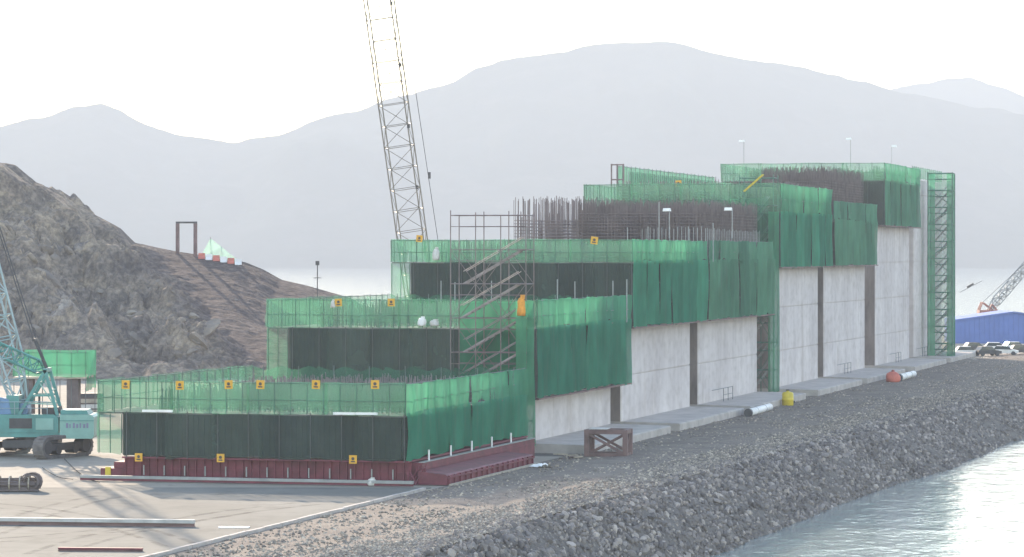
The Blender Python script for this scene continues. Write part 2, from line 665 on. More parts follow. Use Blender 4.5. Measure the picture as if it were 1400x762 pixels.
spots = []
rr = random.Random(5)
Yc = 150.0
while Yc < 600:
    dens = 1.0 if Yc < 330 else 0.75
    for _ in range(int(130 * dens)):
        t = rr.uniform(-0.10, 0.93)
        y = Yc + rr.uniform(0, 1.3)
        size = rr.choice([0.07, 0.08, 0.09, 0.1, 0.11, 0.12, 0.14, 0.16, 0.19, 0.23, 0.3]) * (0.8 if t < 0.05 else 1.0)
        spots.append((y, t, size))
    Yc += 1.3 if Yc < 330 else 1.7
big = sorted(range(len(spots)), key=lambda i: -spots[i][2] / max(spots[i][0], 1) if 168 < spots[i][0] < 250 and -0.02 < spots[i][1] < 0.85 else 0)[:300]
bigset = set(big)
sv, sf = [], []
lo_data = []
for me in ROCKS_LO:
    lo_data.append((np.array([v.co[:] for v in me.vertices]), [tuple(p.vertices) for p in me.polygons]))
for i, (y, t, size) in enumerate(spots):
    x, z = bank_point(y, max(t, 0))
    if t < 0:
        x += t * 12
    z = max(z, WATER_Z - 0.4) + size * rr.uniform(0.0, 0.4)
    rot = (rr.uniform(0, 6.28), rr.uniform(0, 6.28), rr.uniform(0, 6.28))
    sc3 = (size * rr.uniform(0.8, 1.35), size * rr.uniform(0.8, 1.2), size * rr.uniform(0.7, 1.1))
    if i in bigset:
        link("stone", rr.choice(ROCKS), bank, (x, y, z), rot, sc3)
    else:
        vs, fs = rr.choice(lo_data)
        mtx = np.array(Matrix.LocRotScale(Vector((x, y, z)), __import__('mathutils').Euler(rot), Vector(sc3)))
        w_ = vs @ mtx[:3, :3].T + mtx[:3, 3]
        o = len(sv)
        sv.extend(w_.tolist())
        sf.extend([tuple(k + o for k in f) for f in fs])
me = bpy.data.meshes.new("stones")
me.from_pydata(sv, [], sf)
me.materials.append(M["rock_grey"])
stuff(link("stones", me, bank))

# loose gravel stones on the road (far too many and too small to count)
oct_v = np.array([(1, 0, 0), (-1, 0, 0), (0, 1, 0), (0, -1, 0), (0, 0, .7), (0, 0, -.7)], float)
oct_f = np.array([(0, 2, 4), (2, 1, 4), (1, 3, 4), (3, 0, 4), (2, 0, 5), (1, 2, 5), (3, 1, 5), (0, 3, 5)])
N = 42000
yy = 160 + (RNG.random(N) ** 1.9) * 395
tx = RNG.random(N)
# more stones towards the bank and in wind-rows
tx = np.where(RNG.random(N) < 0.72, 1 - np.abs(RNG.normal(0, 0.25, N)), tx)
tx = np.clip(tx, 0.0, 1.03)
xx = APX + 0.5 + (TOP_X0 + skew(yy) - APX) * tx + TANA * yy
sz = 0.05 + 0.11 * RNG.random(N) ** 2
ang = RNG.random(N) * 6.28
ca, sa = np.cos(ang), np.sin(ang)
j = 1 + 0.35 * (RNG.random((N, 6, 3)) - 0.5)
vv = oct_v[None] * j * sz[:, None, None]
X_ = vv[..., 0] * ca[:, None] - vv[..., 1] * sa[:, None] + xx[:, None]
Y_ = vv[..., 0] * sa[:, None] + vv[..., 1] * ca[:, None] + yy[:, None]
Z_ = vv[..., 2] + 0.05
allv = np.stack([X_, Y_, Z_], 2).reshape(-1, 3)
allf = (oct_f[None] + (np.arange(N) * 6)[:, None, None]).reshape(-1, 3)
me = bpy.data.meshes.new("loose_gravel")
me.from_pydata(allv.tolist(), [], allf.tolist())
me.materials.append(M["pebble_tan"])
g = stuff(link("loose_gravel", me))
tag(g, "loose tan gravel scattered over the track beside the rock bank", "gravel")


# hill on the left: quarried rock face and a smoother spoil slope
def hill_material():
    m = bpy.data.materials.new("hill_rock")
    m.use_nodes = True
    nt = m.node_tree
    b = nt.nodes["Principled BSDF"]
    b.inputs["Roughness"].default_value = 0.95
    b.inputs["Specular IOR Level"].default_value = 0.03
    geo = nt.nodes.new("ShaderNodeNewGeometry")

    def noise(sc, det=6, st=(1, 1, 1)):
        mp = nt.nodes.new("ShaderNodeMapping")
        mp.inputs["Scale"].default_value = st
        mp.inputs["Rotation"].default_value = (0.3, 0.5, 0.2)
        nt.links.new(geo.outputs["Position"], mp.inputs[0])
        n = nt.nodes.new("ShaderNodeTexNoise")
        n.inputs["Scale"].default_value = sc
        n.inputs["Detail"].default_value = det
        n.inputs["Roughness"].default_value = 0.65
        nt.links.new(mp.outputs[0], n.inputs["Vector"])
        return n.outputs["Fac"]

    def ramp(src, pts):
        r = nt.nodes.new("ShaderNodeValToRGB")
        while len(r.color_ramp.elements) < len(pts):
            r.color_ramp.elements.new(0.5)
        for e, (p, c) in zip(r.color_ramp.elements, pts):
            e.position = p
            e.color = (*c, 1)
        nt.links.new(src, r.inputs[0])
        return r.outputs[0]
    rock = ramp(noise(0.085, 8, (1, 1, 2.2)), [(0.34, (0.15, 0.132, 0.128)), (0.46, (0.25, 0.212, 0.185)), (0.54, (0.37, 0.30, 0.235)), (0.60, (0.24, 0.215, 0.205)), (0.68, (0.40, 0.355, 0.315))])
    dirt = ramp(noise(0.35, 6), [(0.3, (0.10, 0.082, 0.082)), (0.7, (0.16, 0.13, 0.122))])
    sep = nt.nodes.new("ShaderNodeAttribute")
    sep.attribute_name = "rockiness"
    mx = nt.nodes.new("ShaderNodeMix")
    mx.data_type = 'RGBA'
    nt.links.new(sep.outputs["Fac"], mx.inputs[0])
    nt.links.new(dirt, mx.inputs[6])
    nt.links.new(rock, mx.inputs[7])
    spk = ramp(noise(1.1, 5), [(0.42, (0.68, 0.68, 0.70)), (0.62, (1.3, 1.26, 1.22))])
    mu = nt.nodes.new("ShaderNodeMix")
    mu.data_type = 'RGBA'
    mu.blend_type = 'MULTIPLY'
    mu.inputs[0].default_value = 1
    nt.links.new(mx.outputs[2], mu.inputs[6])
    nt.links.new(spk, mu.inputs[7])
    nt.links.new(mu.outputs[2], b.inputs["Base Color"])
    bp = nt.nodes.new("ShaderNodeBump")
    bp.inputs["Distance"].default_value = 1.1
    nt.links.new(noise(0.55, 7), bp.inputs["Height"])
    nt.links.new(bp.outputs[0], b.inputs["Normal"])
    M["hill_rock"] = m


hill_material()
RIDGE_Y = 500.0
ridge_px = [(-400, 170), (-200, 200), (-60, 214), (0, 218), (20, 222), (50, 245), (75, 255), (130, 290), (165, 309), (185, 330), (240, 341), (300, 350), (335, 356), (360, 366), (385, 380), (420, 388), (455, 398), (480, 405), (520, 430), (560, 470), (580, 492)]
rx = np.array([(x - 700) / FPX * RIDGE_Y for x, _ in ridge_px])
rz = np.array([CAM_H - (y - HORIZON) / FPX * RIDGE_Y for _, y in ridge_px])


def hill_z(X, Y):
    d = np.where(Y < RIDGE_Y, (RIDGE_Y - Y), (Y - RIDGE_Y))
    prof = np.interp(X, rx, rz)
    rock = np.clip((-57 + (RIDGE_Y - Y) * 0.33 - X + 6 * fbm(X * 0.05, Y * 0.05, 3, 66)) / 9, 0, 1)     # rock face on the left
    front_len = 88 + 0.1 * (X + 60)
    a = np.clip(1 - d / front_len, 0, 1)
    shape_rock = np.clip(1.25 * a ** 0.8, 0, 1) * (0.75 + 0.25 * a)
    shape_dirt = a
    front = rock * np.minimum(shape_rock, 1) + (1 - rock) * shape_dirt
    back = np.clip(1 - d / 150, 0, 1)
    k = np.where(Y < RIDGE_Y, front, back)
    z = prof * k
    wgt = np.clip(d / 10, 0.06, 1) * np.clip(k * 4, 0, 1)
    crag = np.abs(fbm(X * 0.11 + 0.05 * Y, Y * 0.09 - 0.04 * X, 5, 21)) * 7 - 1.5
    crag += (np.floor(fbm(X * 0.07, Y * 0.07 + X * 0.03, 3, 77) * 8) / 8) * 5
    fine = fbm(X * 0.25, Y * 0.25, 5, 3, 0.6) * 1.0
    z = z + wgt * (rock * crag * 1.4 + fine * (0.28 + rock * 1.4))
    lim = CAM_H + (prof - CAM_H) * Y / RIDGE_Y - 0.1 + 0.5 * fbm(X * 0.3, Y * 0.3, 3, 44)
    z = np.where(Y < RIDGE_Y, np.minimum(z, lim), z)
    return z - 0.3, rock


nx, ny = 380, 260
gx = np.linspace(-150, -12, nx); gy = np.concatenate([np.linspace(400, 505, 190), np.linspace(507, 638, ny - 190)])
X, Y = np.meshgrid(gx, gy)
Z, RK = hill_z(X, Y)
hme = grid_mesh("rocky_hill", X, Y, Z, smooth=False)
att = hme.attributes.new("rockiness", 'FLOAT', 'POINT')
att.data.foreach_set("value", np.clip(RK + 0.35 * fbm(X * 0.08, Y * 0.08, 4, 91), 0, 1).ravel().astype(np.float32))
hme.materials.append(M["hill_rock"])
structure(link("rocky_hill", hme))


def hz(x, y):
    return float(hill_z(np.array([x]), np.array([y]))[0][0])


# blocks of rock standing out of the quarried face
ground_material("outcrop_rock", (0.15, 0.13, 0.122), (0.34, 0.28, 0.225), (0.20, 0.178, 0.165), 0.16, 0.7, 0.25, 1.2)
OUT = [rock_proto(140 + i, 2) for i in range(6)]
for me in OUT:
    me.materials.append(M["outcrop_rock"])
HILL = bpy.data.objects["rocky_hill"]
ro = random.Random(77)
cnt = 0
while cnt < 260:
    x = ro.uniform(-92, -36); y = ro.uniform(418, 488)
    z_, rk_ = hill_z(np.array([x]), np.array([y]))
    if rk_[0] < 0.5 and ro.random() > 0.08:
        continue
    if abs(x / y * FPX + 700 - 120) > 330:
        continue
    zt = float(z_[0])
    if zt > 0.92 * (CAM_H + (float(np.interp(x, rx, rz)) - CAM_H) * y / RIDGE_Y):
        continue
    q = ro.choice([0.4, 0.5, 0.6, 0.8, 1.0, 1.5]) * (0.6 if rk_[0] < 0.5 else 1)
    link("rock_block", ro.choice(OUT), HILL, (x, y, zt - 0.42 * q), (ro.uniform(-.6, .6), 0.5 + ro.uniform(-.4, .4), ro.uniform(0, 6.28)),
         (q * ro.uniform(0.9, 1.7), q * ro.uniform(0.8, 1.2), q * ro.uniform(0.6, 1.0)))
    cnt += 1

# far mountains across the water
def mountain(name, prof_px, Yr, Yfront, Yback, xr, seed):
    px = np.array([(x - 700) / FPX * Yr for x, _ in prof_px])
    pz = np.array([CAM_H - (y - HORIZON) / FPX * Yr for _, y in prof_px])
    gx = np.concatenate([np.linspace(-xr, -1250, 60), np.linspace(-1240, 1240, 460), np.linspace(1250, xr, 60)])
    gy = np.concatenate([np.linspace(Yfront, Yr, 70), np.linspace(Yr + 30, Yback, 20)])
    X, Y = np.meshgrid(gx, gy)
    prof = np.interp(X, px, pz)
    k_ = np.where(Y < Yr, np.clip((Y - Yfront) / (Yr - Yfront), 0, 1), 1)
    sm = fbm(X * 0.02, Y * 0.02, 4, seed + 9) * 6
    k = np.where(Y < Yr, np.clip((Y - Yfront) / (Yr - Yfront), 0, 1) ** 0.85, np.clip(1 - (Y - Yr) / (Yback - Yr), 0, 1))
    ridges = np.abs(fbm(X * 0.0035 + Y * 0.0004, Y * 0.0011, 4, seed)) * 190 - 40
    z = WATER_Z - 1 + (prof - WATER_Z) * k + ridges * k * np.clip((1 - k) * 2.2, 0, 1) + sm * np.clip(k * 4 - 3, 0, 1)
    me = grid_mesh(name, X, Y, z)
    me.materials.append(M["mountain_forest"])
    return structure(link(name, me))


mountain("far_mountain", [(-9000, 240), (-3500, 250), (-1800, 150), (-900, 120), (-300, 200), (0, 172), (60, 160), (100, 147), (138, 142), (165, 150), (200, 170), (250, 187), (320, 193), (380, 185), (440, 162), (500, 146), (560, 130), (620, 112), (650, 93), (700, 80), (760, 70), (830, 60), (880, 57), (930, 60), (1000, 75), (1080, 90), (1150, 105), (1230, 125), (1300, 140), (1400, 156), (1700, 215), (2300, 190), (3000, 140), (4500, 220), (9000, 240)],
         6300, 5200, 7100, 4200, 15)
mountain("distant_mountain", [(-9000, 300), (-3000, 260), (-1000, 230), (300, 250), (900, 200), (1100, 140), (1220, 121), (1270, 113), (1325, 104), (1360, 116), (1400, 131), (1500, 170), (1900, 150), (2600, 220), (9000, 290)],
         7800, 7200, 8900, 4200, 55)

# ------------------------------------------------------------------ concrete caissons
WALL_L = -18.2
CAISSONS = [  # s0, s1, top, label
    (-2.5, 27.5, 4.6, "lowest concrete caisson base inside the nearest netted formwork"),
    (34.0, 64.7, 9.9, "pale concrete caisson beside the red steel frame, second from the front"),
    (69.1, 99.7, 15.1, "pale concrete caisson third from the front, behind the first brown joint"),
    (104.0, 136.3, 15.1, "pale concrete caisson just left of the netted stair tower above the yellow tank"),
    (145.0, 177.2, 20.2, "pale concrete caisson just right of the netted stair tower above the yellow tank"),
    (182.0, 215.3, 20.2, "tall pale concrete caisson third from the far end of the row"),
    (225.3, 258.8, 26.2, "very tall pale concrete caisson under the highest green net"),
    (264.0, 296.0, 27.6, "farthest concrete caisson next to the end scaffold tower"),
]
LIFT = 5.05
for i, (s0, s1, top, lab) in enumerate(CAISSONS):
    t = row_thing("concrete_caisson", lab, "caisson", 0, s0, 0, "concrete caissons in a row")
    L = s1 - s0
    z = 0.72
    first = True
    while z < top - 0.2:
        z1 = min(top, (LIFT if first else z + LIFT))
        if top - z1 < 1.2:
            z1 = top
        m = MB()
        c = 0.12
        poly = [(c, 0), (L - c, 0), (L, c), (L, -WALL_L - c), (L - c, -WALL_L), (c, -WALL_L), (0, -WALL_L - c), (0, c)]
        m.prism([(-b, a) for a, b in poly], z, z1 - 0.10, 'z')
        if z1 < top:
            m.box(WALL_L + 0.1, -0.1, 0.1, L - 0.1, z1 - 0.11, z1 + 0.01)
        lift = m.build("concrete_lift", "concrete", t)
        z = z1
        first = False
    if i > 0:
        e0 = -0.5
        m = MB()
        m.prism([(5.5, 0.0), (5.5, 0.62), (5.38, 0.70), (0.3, 0.80), (WALL_L - 2, 0.79), (WALL_L - 2, 0.0)], e0 + 0.25, L + 0.25, 'y')
        m.build("footing", "concrete_footing", t)
    if i in (2, 3, 4, 5, 6):
        # joint filler: rusty stop-end sheet standing against the front wall near the corner
        m = MB()
        m.box(-4.2, -0.12, -0.16, -0.03, 0.8, min(top, 22) - 0.5)
        m.build("stop_end_sheet", "joint_sheet", t)

# dark sheet just above the ground, showing in the gaps between the footings
jg = MB()
q = [row(r_, s_, 0.006) for r_, s_ in ((-21, 30), (5.45, 30), (5.45, 300), (-21, 300))]
jg.add(q, [(0, 1, 2, 3)])
structure(jg.build("joint_ground", "bank_earth"))

# ------------------------------------------------------------------ netted formworks
panel = MB()
panel.box(-0.585, 0.585, -0.05, 0.0, 0, 1)
for kx in (-0.57, -0.19, 0.19, 0.57):
    panel.box(kx - 0.03, kx + 0.03, -0.13, -0.05, 0, 1)
for kz in (0.01, 0.33, 0.66, 0.965):
    panel.box(-0.585, 0.585, -0.10, -0.05, kz, kz + 0.025)
PANEL = {}
for key in ("form_steel", "form_brown", "form_red"):
    me = panel.mesh("form_panel")
    me.materials.append(M[key])
    PANEL[key] = me
pm = MB().bar((0, 0, 0), (0, 0, 1), 0.035, 6)
POST = {}
for key in ("galv_dark", "scaffold_green", "galv", "rust", "scaffold_red", "scaffold_dark"):
    me = pm.mesh("post")
    me.materials.append(M[key])
    POST[key] = me


def net_sheet(name, p0, p1, z0, z1, material, parent, amp=0.08, ragged=0.0, seed=0, slack=0.0):
    """a hanging net from (x,y) p0 to p1, waving a little, with an uneven lower edge"""
    r = random.Random(seed * 91 + 7)
    p0 = Vector((p0[0], p0[1], 0)); p1 = Vector((p1[0], p1[1], 0))
    L = (p1 - p0).length
    d = (p1 - p0) / L
    n = Vector((d.y, -d.x, 0))
    nx = max(4, int(L / 0.45)); nz = max(3, int((z1 - z0) / 0.5))
    ph = [r.uniform(0, 6.28) for _ in range(8)]
    vs = []
    for j in range(nz + 1):
        v = j / nz
        for i in range(nx + 1):
            u = i / nx * L
            w_ = amp * (math.sin(u * 2.62 + ph[0] + v) + 0.6 * math.sin(u * 1.1 + ph[1] + v * 3) + 0.5 * math.sin(u * 4.9 + ph[2] + 5 * v))
            lo = z0 + ragged * (math.sin(u * 0.7 + ph[3]) + 0.7 * math.sin(u * 1.9 + ph[4]) + 0.5 * math.sin(u * 4.1 + ph[5]))
            hi = z1 - slack * (0.5 - 0.5 * math.cos(u * 2 * math.pi / 2.4)) + 0.03 * math.sin(u * 0.9 + ph[6])
            z = lo + (hi - lo) * v
            p = p0 + d * u + n * w_
            vs.append((p.x, p.y, z))
    fs = []
    for j in range(nz):
        for i in range(nx):
            a = j * (nx + 1) + i
            fs.append((a, a + 1, a + nx + 2, a + nx + 1))
    me = bpy.data.meshes.new(name)
    me.from_pydata(vs, [], fs)
    me.shade_smooth()
    me.materials.append(M[material])
    return link(name, me, parent)


def net_run(name, p0, p1, z0, z1, material, parent, amp=0.08, ragged=0.0, seed=0, slack=0.0, width=5.4):
    """a row of separate net sheets laced edge to edge"""
    p0 = Vector((p0[0], p0[1], 0)); p1 = Vector((p1[0], p1[1], 0))
    L = (p1 - p0).length
    n = max(1, round(L / width))
    d = (p1 - p0) / L
    nn = Vector((d.y, -d.x, 0))
    r = random.Random(seed)
    for k in range(n):
        off = nn * (0.025 if k % 2 else -0.012)
        a = p0 + d * (L * k / n - (0.22 if k else 0)) + off
        b = p0 + d * (L * (k + 1) / n) + off
        net_sheet(name, a, b, z0 + r.uniform(-.12, .10) * (ragged > 0.05), z1 + r.uniform(-.06, .05), material, parent, amp, ragged, seed * 17 + k, slack)


def panels(parent, p0, p1, z0, z1, key):
    p0 = Vector((p0[0], p0[1], 0)); p1 = Vector((p1[0], p1[1], 0))
    L = (p1 - p0).length
    n = max(1, round(L / 1.2))
    d = (p1 - p0) / L
    ang = math.atan2(d.y, d.x)
    for i in range(n):
        c = p0 + d * ((i + 0.5) * L / n)
        link("form_panel", PANEL[key], parent, (c.x, c.y, z0 + random.uniform(-.02, .02)), (0, 0, ang), (L / n / 1.2, 1, z1 - z0))


def posts(parent, p0, p1, z0, z1, step, key, jit=0.0, name="post"):
    p0 = Vector((p0[0], p0[1], 0)); p1 = Vector((p1[0], p1[1], 0))
    L = (p1 - p0).length
    n = max(1, round(L / step))
    for i in range(n + 1):
        c = p0 + (p1 - p0) * (i / n)
        link(name, POST[key], parent, (c.x, c.y, z0), None, (1, 1, z1 - z0 + random.uniform(-jit, jit)))


def rails(parent, pts, zs, key="galv_dark", r=0.03):
    for z in zs:
        m = MB()
        for a, b in zip(pts[:-1], pts[1:]):
            m.bar((a[0], a[1], z), (b[0], b[1], z), r, 5)
        m.build("rail", key, parent)


FORMS = [  # s0, s1, ztop, zdeck, zbottom, front?, label
    (-4.0, 29.0, 7.1, 4.83, 1.7, True, "nearest and lowest netted formwork standing on a dark red steel base"),
    (32.5, 66.2, 12.46, 10.1, 4.5, True, "netted formwork second from the front, behind the red scaffold stair"),
    (67.2, 101.2, 17.5, 15.4, 9.5, True, "netted formwork third from the front, with bright green upper net"),
    (102.4, 138.6, 17.6, 15.4, 9.5, False, "dull green netted formwork left of the stair tower, below the floodlights"),
    (143.0, 178.9, 24.3, 20.9, 14.75, True, "netted formwork right of the stair tower with bright torn-edged top net"),
    (180.7, 217.0, 22.95, 20.4, 14.8, False, "grey green netted formwork between two taller ones near the far end"),
    (224.0, 259.7, 28.9, 26.4, 20.24, True, "highest netted formwork with pale net along its top at the far end"),
]
RN, LP, LN = 1.5, -19.7, -21.6
FT = []
for i, (s0, s1, zt, zd, zb, front, lab) in enumerate(FORMS):
    t = row_thing("netted_formwork", lab, "formwork", 0, s0, 0, "netted formworks on the caissons")
    FT.append(t)
    L = s1 - s0
    fkey = "form_brown" if i == 6 else "form_steel"
    # steel shuttering behind the nets
    if front:
        panels(t, (LP, 0.35), (RN - 0.45, 0.35), zb + 0.05, zd, fkey)
    panels(t, (RN - 0.45, 0.5), (RN - 0.45, L - 0.4), zb + 0.05, zd, "form_steel")
    m = MB()
    m.box(LP, LP + 0.12, 0.4, L - 0.3, zb, zd)
    m.box(LP, RN - 0.5, L - 0.42, L - 0.3, zb, zd)
    m.build("rear_shutter", "form_steel", t)
    m = MB()
    m.box(LN + 0.1, RN - 0.1, 0.1, L - 0.1, zd - 0.1, zd)
    m.build("deck", "deck", t)
    # nets
    top_key = "net_green"
    if front:
        net_run("guard_net", (LN, 0), (RN, 0), zd, zt, "net_green_open", t, 0.05, 0.03, i * 10 + 1)
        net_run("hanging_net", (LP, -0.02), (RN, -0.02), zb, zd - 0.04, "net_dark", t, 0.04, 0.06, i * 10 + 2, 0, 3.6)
        net_sheet("hanging_net", (LN, 0), (LP - 0.05, 0), zb + 0.3, zd - 0.05, "net_green_open", t, 0.08, 0.1, i * 10 + 3)
    net_run("guard_net", (RN, 0.05), (RN, L), zd + 0.05, zt, "net_green" if i in (0, 1, 2, 4, 6) else "net_grey_green", t, 0.09, 0.16, i * 10 + 4, 0.08)
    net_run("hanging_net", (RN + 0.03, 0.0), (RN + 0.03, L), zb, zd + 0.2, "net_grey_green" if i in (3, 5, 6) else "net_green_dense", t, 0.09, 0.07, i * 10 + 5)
    net_run("guard_net", (LN, 0.05), (LN, L), zd, zt, "net_green_open", t, 0.06, 0.05, i * 10 + 6)
    net_run("guard_net", (LN + 0.1, L), (RN - 0.1, L), zd, zt, "net_green_open", t, 0.10, 0.2, i * 10 + 7, 0.35)
    # scaffold posts and rails behind the nets
    if front:
        posts(t, (LN + 0.05, 0.14), (RN - 0.1, 0.14), zd, zt, 1.2 if i < 3 else 1.8, "galv_dark", 0.08)
        posts(t, (LP + 0.4, -0.12), (RN - 0.1, -0.12), zb - 0.1, zd + 0.1, 2.4, "scaffold_dark", 0.08)
        posts(t, (LN + 0.08, 0.16), (LP - 0.1, 0.16), zb + 0.2, zd - 0.12, 0.9, "scaffold_green")
    posts(t, (RN - 0.12, 0.1), (RN - 0.12, L - 0.1), zd, zt, 1.8, "scaffold_green", 0.06)
    posts(t, (LN + 0.1, 0.9), (LN + 0.1, L - 0.1), zd, zt, 1.8, "galv_dark", 0.06)
    posts(t, (LN + 1.0, L - 0.12), (RN - 1.0, L - 0.12), zd, zt, 3.0, "galv_dark", 0.06)
    hz_ = [zd + (zt - zd) * q for q in (0.45, 0.97)]
    pts = [(LN + 0.08, L - 0.2), (LN + 0.08, 0.1), (RN - 0.08, 0.1), (RN - 0.08, L - 0.2)]
    if not front:
        pts = pts[2:]
    rails(t, pts, hz_)
    # lower edge angle of the shuttering
    m = MB()
    m.box(RN - 0.3, RN + 0.12, 0.0, L, zb - 0.14, zb - 0.02)
    if front:
        m.box(LP, RN - 0.31, 0.0, 0.3, zb - 0.14, zb - 0.02)
    m.build("edge_beam", "form_brown" if i != 0 else "form_red", t)

# ---- red steel base under the nearest formwork
t = row_thing("steel_base_form", "dark red ribbed steel base form under the nearest netted formwork", "formwork", 0, -4.0)
L = 33.0
m = MB()
m.box(LP + 0.1, RN - 0.2, 0.75, L - 0.4, 0.05, 1.55)
m.build("core", "form_red", t)
rp = MB()
rp.box(-0.28, 0.28, -0.06, 0, 0, 1.5)
rp.box(-0.30, -0.22, -0.20, -0.06, 0, 1.5)
rp.box(-0.28, 0.28, -0.14, -0.06, 0.72, 0.80)
rp.box(-0.28, 0.28, -0.14, -0.06, 0.05, 0.13)
rme = rp.mesh("base_panel")
rme.materials.append(M["form_red"])
n = 36
for k in range(n):
    x = LP + 0.3 + (RN - 0.4 - LP) * k / (n - 1)
    link("base_panel", rme, t, (x, 0.72, 0.06))
sb = MB()
sb.box(-0.04, 0.04, -0.05, 0.05, 0, 0.7)
sme = sb.mesh("prop")
sme.materials.append(M["galv"])
for k in range(13):
    link("prop", sme, t, (LP + 1.5 + k * 1.55, 0.45, 0.35))
# right footing form: two steps of red shuttering
m = MB()
m.box(RN - 0.29, 2.3, 1.2, L - 0.5, 0.05, 1.5)
m.build("upper_step_form", "form_red", t)
m = MB()
m.prism([(2.31, 0.05), (2.31, 0.98), (4.3, 0.78), (4.4, 0.7), (4.4, 0.05)], 0.2, 24.0, 'y')
m.build("footing_form", "form_red", t)
wb = MB()
wb.box(0, 0.14, -0.05, 0.05, 0, 0.66)
wme = wb.mesh("stiffener"); wme.materials.append(M["form_red"])
for k in range(17):
    link("stiffener", wme, t, (4.4, 0.5 + k * 1.44, 0.06))
MB().box(4.4, 4.52, 0.2, 24.0, 0.50, 0.60).build("waler", "form_red", t)
MB().box(2.302, 2.36, 1.2, L - 0.5, 1.05, 1.15).build("waler", "form_red", t)
MB().box(2.05, 2.42, 1.2, L - 0.5, 1.502, 1.56).build("pale_walkway_board", "galv", t)
MB().box(4.6, 4.85, 0.0, 24.0, 0.02, 0.14).build("ground_sill", "plank", t)
pg = MB()
pg.bar((0, 0, 0), (0, 0, 0.75), 0.07, 6)
pgme = pg.mesh("peg")
pgme.materials.append(M["white_paint"])
for k in range(5):
    link("peg", pgme, t, (2.2, 3.2 + k * 5.6, 1.56))
# left stepped end
m = MB()
m.box(LP - 2.0, LP + 0.1, 0.9, 6.0, 0.05, 0.75)
m.box(LP - 1.1, LP + 0.1, 1.2, 6.0, 0.75, 1.2)
m.build("stepped_end", "form_red", t)
m = MB()
m.box(LP - 1.6, LP - 1.2, 0.78, 0.89, 0.1, 0.85)
m.build("yellow_plate", "yellow_paint", t)
m = MB()
for k in range(9):
    a = random.uniform(0, 5)
    m.bar((RN - 0.2 + random.uniform(0, 1.3), 0.2 + random.uniform(-.3, .5), 0.05), (RN - 0.2 + random.uniform(0, 1.6), 0.5 + random.uniform(-.3, .5), random.uniform(0.7, 1.6)), 0.05, 5)
m.build("corner_brace", "form_red", t)

# pale rail on the ground in front of it
t = row_thing("ground_rail", "long pale steel rail lying on the ground before the red base form", "rail", 0, -5.6)
m = MB()
m.box(LP - 2.5, RN + 1.0, -0.16, 0.16, 0.22, 0.42)
m.build("rail_top", "galv", t)
m = MB()
m.box(LP - 2.5, RN + 1.0, -0.10, 0.10, 0.06, 0.22)
m.build("rail_web", "form_red", t)

# ------------------------------------------------------------------ rebar
def rebar_cage(label, r0, r1, s0, s1, z0, z1, zdense, step, inner, seed, material="rebar"):
    t = row_thing("rebar_cage", label, "rebar", 0, s0, 0, "rebar standing on the caissons")
    r = random.Random(seed)
    L = s1 - s0
    m = MB(); h = MB()
    lines = [((r0, 0), (r1, 0)), ((r1, 0), (r1, L)), ((r0, 0), (r0, L)), ((r0, L), (r1, L))]
    for k in range(1, inner + 1):
        lines.append(((r0, L * k / (inner + 1)), (r1, L * k / (inner + 1))))
        x = r0 + (r1 - r0) * k / (inner + 1)
        lines.append(((x, 0), (x, L)))
    for (a, b) in lines:
        d = math.hypot(b[0] - a[0], b[1] - a[1])
        n = int(d / step)
        for off in (0.0, 0.35):
            ox, oy = (0, off) if a[1] == b[1] else (-off, 0)
            for q in range(n + 1):
                u = q / n
                x = a[0] + (b[0] - a[0]) * u + ox + r.uniform(-.03, .03)
                y = a[1] + (b[1] - a[1]) * u + oy
                top = z1 + r.uniform(-0.5, 0.25) if r.random() < 0.7 else zdense + r.uniform(0, 1.0)
                m.bar((x, y, z0), (x + r.uniform(-.06, .06), y, top), 0.036, 3)
            z = z0 + 0.2
            while z < zdense:
                h.bar((a[0] + ox, a[1] + oy, z), (b[0] + ox, b[1] + oy, z), 0.032, 3)
                z += 0.34
    stuff(m.build("vertical_bars", material, t))
    stuff(h.build("horizontal_bars", material, t))
    return t


rebar_cage("low light rebar stubs inside the nearest netted formwork", -17.5, 0, -1.5, 27, 4.85, 6.3, 5.7, 0.36, 5, 1)
rebar_cage("rebar stubs behind the green net of the second formwork", -17.5, 0, 34.5, 64, 10.1, 11.9, 11.2, 0.6, 3, 2)
rebar_cage("short rebar behind the bright net of the third formwork", -17.8, 0, 69.5, 99, 15.4, 17.3, 16.6, 0.5, 3, 3)
rebar_cage("dense brown rebar rising behind the floodlights", -12.4, 0, 104.5, 136, 15.4, 21.7, 20.6, 0.34, 3, 4, "rust")
rebar_cage("sparse thin rebar left of the dense brown rebar, against the mountain", -19.3, -12.8, 104.5, 124, 15.4, 22.0, 19.7, 0.55, 1, 14)
rebar_cage("rebar behind the torn bright net right of the stair tower", -17.8, 0, 146, 177, 20.9, 24.6, 23.6, 0.45, 3, 5)
rebar_cage("brown rebar sticking up before the pale top net", -7.8, -0.2, 183, 215, 20.4, 27.2, 25.6, 0.32, 2, 6, "rust")
rebar_cage("rebar tops inside the highest formwork", -17.8, 0, 226, 258, 26.4, 28.3, 27.6, 0.5, 2, 7)

